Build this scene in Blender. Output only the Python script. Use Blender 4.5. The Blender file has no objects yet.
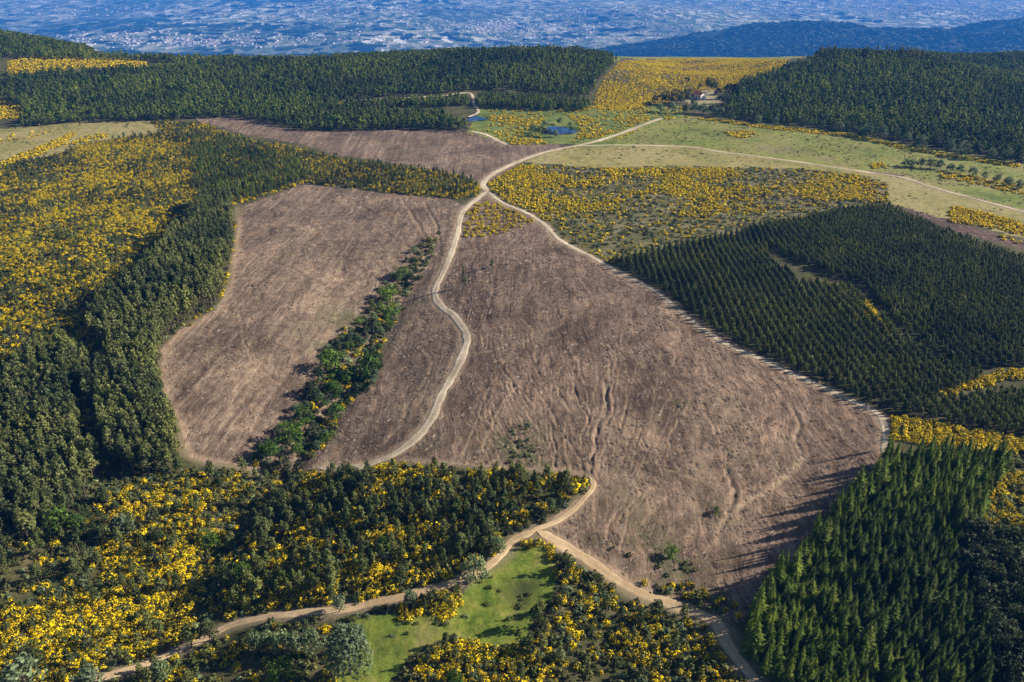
import bpy, math, random
import numpy as np
from mathutils import Vector
R = math.radians
random.seed(7)
rng = np.random.default_rng(7)
scene = bpy.context.scene
col = scene.collection

# ------------------------------------------------------------------ camera
H, PITCH, FPX, CX, CY = 120.0, R(27.3), 796.4, 512.0, 341.0
cam = bpy.data.cameras.new('camera'); cam.sensor_width = 36.0; cam.lens = 28.0
cam.clip_start = 1.0; cam.clip_end = 90000.0
camo = bpy.data.objects.new('camera', cam); col.objects.link(camo)
camo.location = (0, 0, H); camo.rotation_euler = (R(90) - PITCH, 0, 0)
scene.camera = camo
# ------------------------------------------------------------------ sky, sun, exposure
SUN_EL, SUN_AZ = R(25.5), R(79)          # azimuth clockwise from +Y
world = bpy.data.worlds.new('World'); scene.world = world; world.use_nodes = True
wn = world.node_tree.nodes
sky = wn.new('ShaderNodeTexSky'); sky.sky_type = 'NISHITA'; sky.sun_disc = False
sky.sun_elevation = SUN_EL; sky.sun_rotation = SUN_AZ; sky.altitude = 800
bg = wn['Background']; bg.inputs[1].default_value = 0.05
world.node_tree.links.new(sky.outputs[0], bg.inputs[0])
sun = bpy.data.lights.new('sun', 'SUN'); sun.energy = 5.0; sun.angle = R(0.5); sun.color = (1.0, 0.91, 0.77)
suno = bpy.data.objects.new('sun', sun); col.objects.link(suno)
sdir = Vector((math.sin(SUN_AZ) * math.cos(SUN_EL), math.cos(SUN_AZ) * math.cos(SUN_EL), math.sin(SUN_EL)))
suno.rotation_euler = sdir.to_track_quat('Z', 'Y').to_euler(); suno.location = (300, 0, 400)
vs = scene.view_settings
vs.view_transform = 'Standard'; vs.look = 'None'; vs.gamma = 1; vs.exposure = 1.1; vs.use_curve_mapping = False
scene.render.engine = 'CYCLES'
scene.cycles.max_bounces = 4; scene.cycles.diffuse_bounces = 2; scene.cycles.transmission_bounces = 2
scene.cycles.volume_bounces = 0; scene.cycles.use_denoising = True

# ------------------------------------------------------------------ numeric helpers
def vnoise(x, y, seed=0):
    xi = np.floor(x).astype(np.int64); yi = np.floor(y).astype(np.int64)
    fx = x - xi; fy = y - yi
    fx = fx * fx * (3 - 2 * fx); fy = fy * fy * (3 - 2 * fy)
    def hsh(a, b):
        n = (a * 374761393 + b * 668265263 + seed * 974711) & 0x7fffffff
        n = ((n ^ (n >> 13)) * 1274126177) & 0x7fffffff
        return ((n ^ (n >> 16)) & 0xffff) / 65535.0
    a = hsh(xi, yi); b = hsh(xi + 1, yi); c = hsh(xi, yi + 1); d = hsh(xi + 1, yi + 1)
    return (a + (b - a) * fx) * (1 - fy) + (c + (d - c) * fx) * fy
def fbm(x, y, seed=0, octv=4):
    s = 0; a = 0.5
    for o in range(octv):
        s = s + a * (vnoise(x * 2 ** o, y * 2 ** o, seed + o * 17) - 0.5) * 2; a *= 0.5
    return s
def sstep(t):
    t = np.clip(t, 0, 1); return t * t * (3 - 2 * t)
CP, SP = math.cos(PITCH), math.sin(PITCH)
def ray(px, py):
    u = (np.asarray(px, float) - CX) / FPX; v = (CY - np.asarray(py, float)) / FPX
    return u, CP + v * SP, -SP + v * CP
def flat(px, py):
    u, yy, zz = ray(px, py); t = -H / zz
    return np.stack([u * t, yy * t], -1)
def project(x, y, z):
    d = y * CP - (z - H) * SP; d = np.where(d < 1, np.nan, d)
    return CX + FPX * x / d, CY - FPX * (y * SP + (z - H) * CP) / d, d
def seg_dist(x, y, pl):
    best = np.full(np.shape(x), 1e9)
    for (ax, ay), (bx, by) in zip(pl[:-1], pl[1:]):
        dx, dy = bx - ax, by - ay; L = dx * dx + dy * dy + 1e-9
        t = np.clip(((x - ax) * dx + (y - ay) * dy) / L, 0, 1)
        best = np.minimum(best, np.hypot(x - ax - t * dx, y - ay - t * dy))
    return best
GULLY = flat(*np.array([(455, 203), (442, 230), (425, 262), (405, 285), (388, 312), (366, 350), (340, 382), (318, 415), (288, 446), (258, 480), (215, 530), (160, 590)]).T)
RAVINE = flat(*np.array([(812, 440), (800, 462), (765, 490), (722, 528), (690, 570), (668, 600)]).T)
def height(x, y):
    x = np.asarray(x, float); y = np.asarray(y, float)
    z = 3.0 * fbm(x / 260, y / 260, 3, 2) + 0.7 * fbm(x / 60, y / 60, 9, 2)
    m = (np.abs(x + 60) < 200) & (y > 60) & (y < 460)
    if m.any():
        g = np.zeros_like(z); d = seg_dist(x[m], y[m], GULLY)
        along = sstep((345 - y[m]) / 90)
        g[m] = along * (6.0 * np.exp(-(d / 26) ** 2) + 1.6 * np.exp(-(d / 4.5) ** 2)); z = z - g
    m = (x > 10) & (x < 140) & (y > 60) & (y < 220)
    if m.any():
        g = np.zeros_like(z); d = seg_dist(x[m], y[m], RAVINE)
        g[m] = 3.0 * np.exp(-(d / 14) ** 2); z = z - g
    e = lambda cx, cy, sx, sy: np.exp(-((x - cx) / sx) ** 2 - ((y - cy) / sy) ** 2)
    z = z + 7 * e(-163, 286, 58, 88) + 5 * e(38, 253, 48, 66)
    z = z + 15 * e(320, 760, 130, 140) - 17 * e(560, 770, 150, 190)          # forested hill on the right
    z = z + 15 * e(30, 840, 130, 120) + 13 * e(-430, 760, 260, 140) + 22 * e(-545, 800, 130, 160)
    z = z + 5 * e(-150, 760, 160, 110) - 9 * e(175, 880, 70, 170)
    z = z + sstep((y - 610) / 130) * 6 * fbm(x / 110, y / 170, 33, 3)
    far = y - 720 - 50 * fbm(x / 200, y * 0 + 4.5, 31, 3)
    t = sstep(far / 2900)
    z = z - 640 * t + t * 110 * fbm(x / 1500, y / 2200, 41, 4)
    tr = sstep((far - 1400) / 1300)
    z = z + tr * 300 * np.exp(-((y - 5200) / 950) ** 2) * sstep((x + 300) / 2200) * (0.75 + 0.6 * fbm(x / 1300, y / 1000, 51, 4)) + tr * 70 * np.exp(-((y - 5000) / 1100) ** 2) * sstep(x / 900) * fbm(x / 420, y / 600, 57, 3)
    z = z + tr * 120 * np.exp(-((y - 4250) / 420) ** 2) * sstep((x - 500) / 1000) * (0.8 + 0.7 * fbm(x / 700, y / 700, 53, 3))
    return z
exact_height = height
HX0, HY0, HSTEP = -1000.0, 30.0, 2.0
_hx, _hy = np.meshgrid(HX0 + HSTEP * np.arange(1001), HY0 + HSTEP * np.arange(640))
HMAP = exact_height(_hx, _hy)
def height(x, y):                       # the same ground, read from a 2 m grid near the camera
    x = np.asarray(x, float); y = np.asarray(y, float)
    u = (x - HX0) / HSTEP; v = (y - HY0) / HSTEP
    bad = (u < 0) | (u >= 1000) | (v < 0) | (v >= 639)
    uc = np.clip(u, 0, 999.999); vc = np.clip(v, 0, 638.999); i = uc.astype(int); j = vc.astype(int); f = uc - i; g_ = vc - j
    z = (HMAP[j, i] * (1 - f) + HMAP[j, i + 1] * f) * (1 - g_) + (HMAP[j + 1, i] * (1 - f) + HMAP[j + 1, i + 1] * f) * g_
    if np.any(bad):
        z = np.array(z); z[bad] = exact_height(x[bad], y[bad])
    return z
def cast(px, py, tmax=1300.0):
    px = np.atleast_1d(np.asarray(px, float)); py = np.atleast_1d(np.asarray(py, float))
    u, yy, zz = ray(px, py)
    ts = np.geomspace(70, tmax, 200); hit = np.full(px.shape, np.nan); prev = None
    for t in ts:
        dz = H + zz * t - height(u * t, yy * t)
        if prev is not None:
            new = np.isnan(hit) & (dz <= 0) & (pdz > 0)
            hit[new] = (prev + (t - prev) * pdz[new] / (pdz[new] - dz[new]))
        prev, pdz = t, dz
    hit = np.where(np.isnan(hit), np.where(py > 300, 90, 880), hit)
    x = u * hit; y = yy * hit
    return np.stack([x, y, height(x, y)], -1)

# ------------------------------------------------------------------ land cover, traced in the photograph
OX, OY, RW, RH = 400, 120, 1824, 1220
def dense(poly, n=10):
    out = []
    for a, b in zip(poly, poly[1:] + poly[:1]):
        for k in range(n): out.append((a[0] + (b[0] - a[0]) * k / n, a[1] + (b[1] - a[1]) * k / n))
    return out
def fill(img, poly, val):
    P = np.array(poly, float) + (OX, OY)
    x0, y0 = P[:, 0], P[:, 1]; x1, y1 = np.roll(x0, -1), np.roll(y0, -1)
    for r in range(max(0, int(P[:, 1].min())), min(RH, int(P[:, 1].max()) + 2)):
        yc = r + 0.5; m = (y0 <= yc) != (y1 <= yc)
        xs = np.sort(x0[m] + (yc - y0[m]) * (x1[m] - x0[m]) / (y1[m] - y0[m]))
        for a, b in zip(xs[::2], xs[1::2]):
            img[r, max(0, int(round(a))):max(0, min(RW, int(round(b))))] = val
def lookup(img, px, py, default=0):
    ix = np.nan_to_num(px + OX, nan=-1).astype(int); iy = np.nan_to_num(py + OY, nan=-1).astype(int)
    ok = (ix >= 0) & (ix < RW) & (iy >= 0) & (iy < RH)
    return np.where(ok, img[np.clip(iy, 0, RH - 1), np.clip(ix, 0, RW - 1)], default)
SCRUB, CUT_A, CUT_B, CUT_C, MEADOW, PALE, PASTURE, HEATH, STRIP, FLOOR, YARD, PALE_R, WET = range(13)
POLY = {
 'cut_a': [(240,207),(262,200),(305,184),(345,189),(400,196),(450,200),(464,206),(458,235),(448,265),(436,290),(441,306),(464,326),(467,345),(456,370),(440,398),(429,424),(408,445),(386,460),(350,467),(300,471),(262,477),(240,466),(212,464),(188,458),(180,430),(168,405),(159,375),(160,350),(180,330),(215,312),(229,285),(234,250),(238,222)],
 'cut_b': [(464,206),(487,194),(520,210),(545,222),(560,240),(600,262),(650,286),(700,322),(740,347),(800,375),(850,398),(888,416),(893,440),(887,462),(850,503),(805,552),(768,592),(740,625),(700,612),(645,597),(600,570),(550,538),(545,526),(590,490),(593,480),(560,473),(500,469),(440,464),(386,460),(408,445),(429,424),(440,398),(456,370),(467,345),(464,326),(441,306),(436,290),(448,265),(458,235)],
 'cut_c': [(190,120),(234,117),(304,132),(341,132),(384,130),(450,130),(471,134),(508,144),(575,146),(541,155),(515,166),(487,184),(451,174),(408,166),(341,157),(298,144),(244,135),(215,127)],
 'pale_left': [(-60,136),(0,130),(67,124),(150,121),(164,133),(134,137),(84,144),(60,154),(33,160),(0,167),(-60,175)],
 'pale_mid': [(524,163),(541,154),(580,147),(690,146),(722,152),(799,162),(866,172),(895,178),(889,184),(866,177),(800,169),(740,168),(682,167),(600,168)],
 'pale_right': [(886,180),(904,176),(938,188),(993,203),(1024,211),(1120,236),(1120,262),(1024,240),(983,228),(946,220),(914,211),(889,204)],
 'pasture': [(575,147),(600,140),(640,126),(682,117),(725,120),(766,126),(849,133),(916,148),(1024,165),(1120,182),(1120,240),(1024,211),(938,188),(904,176),(866,172),(799,162),(722,152),(690,146)],
 'strip': [(888,204),(946,220),(1024,244),(1120,275),(1120,290),(1024,251),(956,233),(905,212)],
 'heath': [(488,182),(520,165),(560,166),(600,168),(740,168),(800,169),(860,175),(888,185),(889,204),(853,210),(806,220),(745,232),(700,243),(640,255),(612,264),(560,240),(545,222),(500,205),(487,194)],
 'wet': [(465,135),(480,110),(560,110),(620,105),(660,106),(690,108),(682,117),(640,126),(610,138),(580,145),(510,145),(485,138)],
 'meadow': [(508,546),(545,546),(557,566),(550,601),(530,628),(524,646),(501,648),(475,641),(435,642),(410,656),(384,684),(350,760),(300,760),(330,690),(350,650),(345,626),(398,611),(438,618),(451,618),(466,591),(480,571),(501,559)],
 'pale_far': [(165,69),(240,68),(300,66),(250,60),(180,56),(160,60)],
 'crest': [(606,66),(620,59),(690,62),(740,62),(800,58),(828,50),(850,30),(560,30)],
 'yard': [(683,103),(690,92),(705,88),(722,90),(726,101),(706,107)],
}
cls = np.zeros((RH, RW), np.int8)
for nm, c in [('pasture', PASTURE), ('heath', HEATH), ('wet', WET), ('cut_c', CUT_C), ('pale_left', PALE), ('pale_mid', PALE_R), ('pale_far', PALE_R), ('pale_right', PALE_R), ('strip', STRIP), ('cut_a', CUT_A), ('cut_b', CUT_B), ('meadow', MEADOW), ('yard', YARD), ('crest', PASTURE)]:
    fill(cls, POLY[nm], c)
# dirt tracks: pixel polyline, width in metres
TRACKS = [
 ('pale', 2.9, [(487,191),(474,201),(462,213),(457,235),(448,262),(436,287),(437,301),(452,315),(464,330),(466,345),(455,371),(441,396),(430,421),(411,442),(388,457),(356,467),(318,468)]),
 ('pale', 2.3, [(487,191),(503,203),(525,212),(545,225),(560,240),(590,256),(620,273),(655,291),(690,319),(720,341),(760,359),(800,377),(850,400),(880,416),(886,436),(884,456)]),
 ('pale', 3.4, [(487,191),(483,184),(491,175),(515,163),(545,152),(575,146),(600,140),(632,129),(662,118)]),
 ('pale', 2.2, [(575,146),(620,145),(690,147),(722,152),(799,162),(866,172),(904,178),(938,189),(1024,212),(1100,234)]),
 ('pale', 3.0, [(507,145),(495,139),(484,134),(470,131)]),
 ('pale', 2.6, [(468,117),(478,112),(474,104),(469,93),(440,96),(400,98),(345,101)]),
 ('sandy', 2.2, [(60,692),(100,678),(150,662),(196,642),(240,622),(300,613),(330,611),(390,599),(450,583),(478,572),(500,556),(513,540),(536,530)]),
 ('sandy', 3.0, [(536,530),(562,545),(600,569),(640,593),(680,607),(716,624),(730,648),(762,690),(800,740)]),
 ('sandy', 1.7, [(530,531),(560,519),(584,498),(593,486),(589,476)]),
 ('sandy', .8, [(589,476),(560,472),(500,468),(440,464),(392,461)]),
 ('pale', .9, [(238,208),(237,240),(231,280),(219,308),(194,325),(168,345),(161,370),(169,400),(180,430),(190,455),(215,463),(245,467),(266,478)]),
]
def catmull(P, step):
    P = np.vstack([2 * P[0] - P[1], P, 2 * P[-1] - P[-2]]); out = []
    for i in range(1, len(P) - 2):
        n = max(2, int(np.linalg.norm(P[i + 1] - P[i]) / step)); t = np.linspace(0, 1, n, endpoint=False)[:, None]
        out.append(0.5 * (2 * P[i] + (P[i + 1] - P[i - 1]) * t + (2 * P[i - 1] - 5 * P[i] + 4 * P[i + 1] - P[i + 2]) * t ** 2 + (-P[i - 1] + 3 * P[i] - 3 * P[i + 1] + P[i + 2]) * t ** 3))
    return np.vstack(out + [P[-2:-1]])
def track_world(pl, step=0.8):
    p = np.array(pl, float); w = cast(p[:, 0], p[:, 1])[:, :2]
    return catmull(w, step)
TW = [track_world(t[2]) for t in TRACKS]
excl = np.zeros((RH, RW), bool)           # ground kept free of plants
YY, XX = np.mgrid[0:RH, 0:RW]
def blot(x, y, rad):
    px, py, d = project(np.array([x]), np.array([y]), height(np.array([x]), np.array([y])))
    if np.isnan(px[0]): return
    a = rad * FPX / d[0]; b = max(1.0, a * 0.75); ix, iy = px[0] + OX, py[0] + OY
    x0, x1, y0, y1 = int(max(0, ix - a)), int(min(RW, ix + a + 2)), int(max(0, iy - b)), int(min(RH, iy + b + 2))
    if x1 > x0 and y1 > y0:
        excl[y0:y1, x0:x1] |= ((XX[y0:y1, x0:x1] - ix) / a) ** 2 + ((YY[y0:y1, x0:x1] - iy) / b) ** 2 < 1
for t, w in zip(TRACKS, TW):
    for p in w[::3]: blot(p[0], p[1], t[1] * 0.5 + 0.7)
PONDS = [(558, 130, 15, 4.2), (476, 118, 9, 2.4)]
POND_W = []
for (px, py, a, b) in PONDS:
    ang = np.linspace(0, 2 * math.pi, 40, endpoint=False)
    w = cast(px + a * np.cos(ang), py + b * np.sin(ang)); c = w[:, :2].mean(0)
    w = c + (w[:, :2] - c) * (1 + 0.18 * np.sin(3 * ang + 1) + 0.08 * np.sin(5 * ang))[:, None]
    POND_W.append((w, c)); blot(c[0], c[1], np.linalg.norm(w - c, axis=1).max() * 0.95)
HOUSE = cast([699], [98.5])[0]
blot(HOUSE[0], HOUSE[1], 8)

# ------------------------------------------------------------------ materials
MATS = {}
def mat(name, builder):
    if name in MATS: return MATS[name]
    m = bpy.data.materials.new(name); m.use_nodes = True
    nt = m.node_tree; bs = nt.nodes['Principled BSDF']; bs.inputs['Roughness'].default_value = 0.9
    bs.inputs['Specular IOR Level'].default_value = 0.15
    builder(nt, bs); MATS[name] = m; return m
def N(nt, t, **kw):
    n = nt.nodes.new(t)
    for k, v in kw.items():
        if k.startswith('i_'): n.inputs[k[2:].replace('_', ' ')].default_value = v
        else: setattr(n, k, v)
    return n
def ramp(nt, fac, stops):
    r = N(nt, 'ShaderNodeValToRGB'); e = r.color_ramp.elements
    while len(e) < len(stops): e.new(0.5)
    for el, (p, c) in zip(e, stops): el.position = p; el.color = (*c, 1) if len(c) == 3 else c
    nt.links.new(fac, r.inputs[0]); return r.outputs[0]
def mixc(nt, a, b, fac, blend='MIX'):
    m = N(nt, 'ShaderNodeMix', data_type='RGBA', blend_type=blend)
    for s, i in ((fac, 0), (a, 6), (b, 7)):
        if isinstance(s, (int, float)): m.inputs[i].default_value = s
        elif isinstance(s, tuple): m.inputs[i].default_value = (*s, 1)
        else: nt.links.new(s, m.inputs[i])
    return m.outputs[2]
def noise(nt, vec, scale, detail=4, rough=0.6, dist=0.0):
    n = N(nt, 'ShaderNodeTexNoise'); n.inputs['Scale'].default_value = scale; n.inputs['Detail'].default_value = detail
    n.inputs['Roughness'].default_value = rough; n.inputs['Distortion'].default_value = dist
    nt.links.new(vec, n.inputs['Vector']); return n.outputs['Fac']
def coords(nt, rot=0.0, scale=(1, 1, 1)):
    tc = N(nt, 'ShaderNodeTexCoord'); mp = N(nt, 'ShaderNodeMapping')
    mp.inputs['Rotation'].default_value = (0, 0, rot); mp.inputs['Scale'].default_value = scale
    nt.links.new(tc.outputs['Object'], mp.inputs['Vector']); return mp.outputs[0]
def attr(nt, name):
    return N(nt, 'ShaderNodeAttribute', attribute_name=name).outputs['Fac']
def bump(nt, bs, h, strength, dist):
    b = N(nt, 'ShaderNodeBump'); b.inputs['Strength'].default_value = strength; b.inputs['Distance'].default_value = dist
    nt.links.new(h, b.inputs['Height']); nt.links.new(b.outputs[0], bs.inputs['Normal'])
def cut_mat(name, ang, dark, mid, light, green=(0.07, 0.085, 0.03)):
    def f(nt, bs):
        v = coords(nt)
        warp = noise(nt, v, 0.025, 3)
        def streaks(sx, sy, k, det):
            st = coords(nt, ang, (sx, sy, 1)); ad = N(nt, 'ShaderNodeVectorMath', operation='MULTIPLY_ADD')
            cb = N(nt, 'ShaderNodeCombineXYZ'); nt.links.new(warp, cb.inputs[0]); nt.links.new(warp, cb.inputs[1])
            nt.links.new(cb.outputs[0], ad.inputs[0]); ad.inputs[1].default_value = (k, k * .1, 0); nt.links.new(st, ad.inputs[2])
            return noise(nt, ad.outputs[0], 1.0, det, 0.7)
        streak = streaks(0.75, 0.045, 18, 4); wide = streaks(0.28, 0.03, 6, 4)
        fine = noise(nt, v, 1.5, 5, 0.8); mid_n = noise(nt, v, 0.35, 5, 0.7)
        big = noise(nt, v, 0.04, 5, 0.6, 0.5)
        c = ramp(nt, streak, [(0.34, dark), (0.5, mid), (0.66, light)])
        c2 = ramp(nt, fine, [(0.36, dark), (0.5, mid), (0.66, light)])
        c = mixc(nt, c, c2, 0.30)
        for n_, lo, hi in ((wide, 0.58, 1.38), (mid_n, 0.64, 1.32), (big, 0.62, 1.3)):
            c = mixc(nt, c, ramp(nt, n_, [(0.33, (lo, lo * .985, lo * .97)), (0.5, (1, 1, 1)), (0.67, (hi, hi * .985, hi * .95))]), 1.0, 'MULTIPLY')
        sp = noise(nt, v, 0.8, 4, 0.85); spm = ramp(nt, sp, [(0.60, (0, 0, 0)), (0.68, (0.8, 0.8, 0.8))])
        c = mixc(nt, c, (0.42, 0.34, 0.27), spm)
        gm = noise(nt, v, 0.12, 5, 0.7)
        gf = N(nt, 'ShaderNodeMath', operation='MULTIPLY'); nt.links.new(ramp(nt, gm, [(0.40, (0, 0, 0)), (0.62, (1, 1, 1))]), gf.inputs[0]); nt.links.new(attr(nt, 'green'), gf.inputs[1])
        c = mixc(nt, c, green, gf.outputs[0])
        sm = N(nt, 'ShaderNodeMath', operation='MULTIPLY'); nt.links.new(attr(nt, 'soil'), sm.inputs[0]); nt.links.new(ramp(nt, mid_n, [(0.32, (.35, .35, .35)), (0.6, (1, 1, 1))]), sm.inputs[1])
        c = mixc(nt, c, (0.38, 0.275, 0.18), sm.outputs[0])
        nt.links.new(c, bs.inputs['Base Color'])
        hb = N(nt, 'ShaderNodeMath', operation='ADD'); nt.links.new(streak, hb.inputs[0]); nt.links.new(fine, hb.inputs[1])
        bump(nt, bs, hb.outputs[0], 0.65, 0.55)
    return mat(name, f)
def grass_mat(name, stops, sc=0.06, dirt=(0.22, 0.17, 0.11), bstr=0.4):
    def f(nt, bs):
        v = coords(nt); b = noise(nt, v, sc, 5, 0.62, 0.5); fi = noise(nt, v, 1.3, 5, 0.75)
        mx = N(nt, 'ShaderNodeMath', operation='MULTIPLY_ADD'); nt.links.new(fi, mx.inputs[0]); mx.inputs[1].default_value = 0.45
        sb = N(nt, 'ShaderNodeMath', operation='MULTIPLY'); nt.links.new(b, sb.inputs[0]); sb.inputs[1].default_value = 0.62
        nt.links.new(sb.outputs[0], mx.inputs[2])
        c = ramp(nt, mx.outputs[0], stops)
        mm = noise(nt, v, 0.3, 5, 0.75)
        c = mixc(nt, c, ramp(nt, mm, [(0.33, (.62, .66, .62)), (0.5, (1, 1, 1)), (0.66, (1.3, 1.25, 1.15))]), 1.0, 'MULTIPLY')
        c = mixc(nt, c, (0.045, 0.055, 0.016), attr(nt, 'green'))
        c = mixc(nt, c, dirt, attr(nt, 'soil'))
        nt.links.new(c, bs.inputs['Base Color']); bump(nt, bs, fi, bstr, 0.5)
    return mat(name, f)
A_DIR = math.atan2(56, 79)
M_CUT_A = cut_mat('clearcut_left', -A_DIR, (0.078, 0.051, 0.036), (0.160, 0.112, 0.080), (0.265, 0.198, 0.148))
M_CUT_B = cut_mat('clearcut_main', 0.12, (0.060, 0.038, 0.027), (0.148, 0.098, 0.070), (0.258, 0.187, 0.139))
M_CUT_C = cut_mat('clearcut_upper', 1.2, (0.09, 0.060, 0.044), (0.16, 0.112, 0.082), (0.225, 0.168, 0.128))
M_STRIP = cut_mat('tilled_strip', 1.2, (0.06, 0.035, 0.03), (0.10, 0.06, 0.05), (0.15, 0.10, 0.08))
M_SCRUB = grass_mat('scrub_soil', [(0.3, (0.022, 0.026, 0.010)), (0.5, (0.05, 0.052, 0.018)), (0.65, (0.10, 0.085, 0.04)), (0.8, (0.17, 0.13, 0.08))])
M_HEATH = grass_mat('heath', [(0.38, (0.035, 0.040, 0.013)), (0.5, (0.080, 0.078, 0.025)), (0.58, (0.12, 0.11, 0.05)), (0.68, (0.2, 0.17, 0.12))])
M_WET = grass_mat('wet_heath', [(0.3, (0.05, 0.07, 0.018)), (0.5, (0.10, 0.14, 0.03)), (0.7, (0.22, 0.22, 0.05))])
M_MEADOW = grass_mat('meadow_grass', [(0.38, (0.045, 0.080, 0.008)), (0.48, (0.095, 0.140, 0.016)), (0.57, (0.16, 0.185, 0.028)), (0.68, (0.22, 0.19, 0.07))], 0.09)
M_PASTURE = grass_mat('pasture_grass', [(0.40, (0.065, 0.095, 0.014)), (0.48, (0.135, 0.165, 0.028)), (0.56, (0.20, 0.20, 0.048)), (0.68, (0.20, 0.165, 0.085))], 0.03)
M_PALE = grass_mat('dry_grass', [(0.40, (0.13, 0.135, 0.036)), (0.5, (0.235, 0.205, 0.070)), (0.64, (0.29, 0.24, 0.11))], 0.03)
M_YARD = grass_mat('yard_grass', [(0.3, (0.2, 0.17, 0.08)), (0.7, (0.33, 0.28, 0.16))], 0.05)
def track_mat(name, a, b):
    def f(nt, bs):
        v = coords(nt); n1 = noise(nt, v, 0.5, 5, 0.7); n2 = noise(nt, v, 0.06, 3)
        c = mixc(nt, ramp(nt, n1, [(0.3, a), (0.7, b)]), ramp(nt, n2, [(0.35, (0.68, 0.64, 0.60)), (0.65, (1.15, 1.1, 1.05))]), 1.0, 'MULTIPLY')
        rut = attr(nt, 'rut'); c = mixc(nt, c, (0.16, 0.125, 0.065), rut)
        nt.links.new(c, bs.inputs['Base Color']); bump(nt, bs, n1, 0.5, 0.3)
    return mat(name, f)
M_TRACK = {'pale': track_mat('pale_dirt', (0.42, 0.35, 0.26), (0.60, 0.52, 0.40)), 'sandy': track_mat('sandy_dirt', (0.38, 0.28, 0.17), (0.54, 0.42, 0.27))}
def f_valley(nt, bs):
    v = coords(nt, 0.25, (1, .5, 1))
    wp = N(nt, 'ShaderNodeTexVoronoi'); wp.inputs['Scale'].default_value = 1 / 60; nt.links.new(v, wp.inputs['Vector'])
    sp = N(nt, 'ShaderNodeSeparateColor'); nt.links.new(wp.outputs['Color'], sp.inputs[0])
    fields = ramp(nt, sp.outputs[0], [(0.0, (0.05, 0.075, 0.025)), (0.4, (0.16, 0.18, 0.08)), (0.7, (0.32, 0.30, 0.19)), (0.9, (0.52, 0.47, 0.36)), (1.0, (0.8, 0.74, 0.66))])
    fn = noise(nt, v, 1 / 45, 6, 0.75); op = noise(nt, v, 1 / 1400, 6, 0.62, 0.3)
    c = mixc(nt, fields, ramp(nt, op, [(0.38, (.35, .42, .38)), (0.5, (.8, .82, .8)), (0.62, (1.3, 1.27, 1.2))]), 1.0, 'MULTIPLY')
    c = mixc(nt, c, ramp(nt, fn, [(0.3, (.6, .6, .6)), (0.7, (1.4, 1.4, 1.4))]), 1.0, 'MULTIPLY')
    nt.links.new(c, bs.inputs['Base Color']); bump(nt, bs, fn, 1.0, 10)
def N_sep(nt, c):
    s = N(nt, 'ShaderNodeSeparateColor'); nt.links.new(c, s.inputs[0]); return s.outputs[0]
M_VALLEY = mat('valley_land', f_valley)
def f_farwood(nt, bs):
    v = coords(nt); fn = noise(nt, v, 1 / 25, 6, 0.75); b = noise(nt, v, 1 / 350, 4)
    c = mixc(nt, ramp(nt, fn, [(0.3, (0.010, 0.018, 0.008)), (0.7, (0.04, 0.055, 0.022))]), (0.10, 0.12, 0.05), ramp(nt, b, [(0.62, (0, 0, 0)), (0.66, (0.8, 0.8, 0.8))]))
    nt.links.new(c, bs.inputs['Base Color']); bump(nt, bs, fn, 1.0, 9)
M_FARWOOD = mat('far_woodland', f_farwood)
def f_water(nt, bs):
    bs.inputs['Base Color'].default_value = (0.008, 0.05, 0.16, 1); bs.inputs['Roughness'].default_value = 0.25; bs.inputs['Specular IOR Level'].default_value = 0.3  # the sky's blue reflection is put into the water's base colour
    v = coords(nt); bump(nt, bs, noise(nt, v, 0.8, 3), 0.12, 0.1)
M_WATER = mat('pond_water', f_water)
def leaf_mat(name, dark, light, trans=0.25, tone=0.03):
    def f(nt, bs):
        oi = N(nt, 'ShaderNodeObjectInfo'); v = coords(nt)
        r = ramp(nt, oi.outputs['Random'], [(0.0, dark), (1.0, light)])
        gi = N(nt, 'ShaderNodeNewGeometry')
        per = ramp(nt, gi.outputs['Random Per Island'], [(0, (0.5, 0.52, 0.55)), (1, (1.5, 1.48, 1.4))])
        c = mixc(nt, r, per, 1.0, 'MULTIPLY')
        if tone:
            ln = noise(nt, oi.outputs['Location'], tone, 4, 0.65)
            c = mixc(nt, c, ramp(nt, ln, [(0.39, (.55, .62, .75)), (0.5, (1, 1, 1)), (0.61, (1.32, 1.28, 1.05))]), 1.0, 'MULTIPLY')
        nt.links.new(c, bs.inputs['Base Color']); bs.inputs['Roughness'].default_value = 0.75
        tr = N(nt, 'ShaderNodeBsdfTranslucent'); nt.links.new(c, tr.inputs[0])
        mx = N(nt, 'ShaderNodeMixShader'); mx.inputs[0].default_value = trans
        nt.links.new(bs.outputs[0], mx.inputs[1]); nt.links.new(tr.outputs[0], mx.inputs[2])
        nt.links.new(mx.outputs[0], nt.nodes['Material Output'].inputs[0])
    return mat(name, f)
M_CONIFER = leaf_mat('conifer_needles', (0.055, 0.098, 0.012), (0.145, 0.185, 0.026), .35)
M_PINE = leaf_mat('pine_needles', (0.082, 0.100, 0.028), (0.165, 0.178, 0.060), .3)
M_PINE_D = leaf_mat('dark_pine_needles', (0.056, 0.076, 0.020), (0.142, 0.158, 0.050), .3)
M_FARPINE = leaf_mat('forest_needles', (0.050, 0.088, 0.014), (0.155, 0.185, 0.036), .35, .011)
M_OAK = leaf_mat('evergreen_leaves', (0.034, 0.046, 0.018), (0.070, 0.084, 0.034))
M_GREEN = leaf_mat('spring_leaves', (0.065, 0.125, 0.014), (0.12, 0.19, 0.028), 0.35)
M_GREY = leaf_mat('willow_leaves', (0.11, 0.15, 0.07), (0.17, 0.21, 0.11), 0.3)
M_HSHRUB = leaf_mat('shrub_leaves', (0.045, 0.060, 0.014), (0.125, 0.128, 0.042))
M_BLOOM = leaf_mat('yellow_blossom', (0.74, 0.50, 0.002), (0.92, 0.69, 0.004), 0.25, 0)
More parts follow.
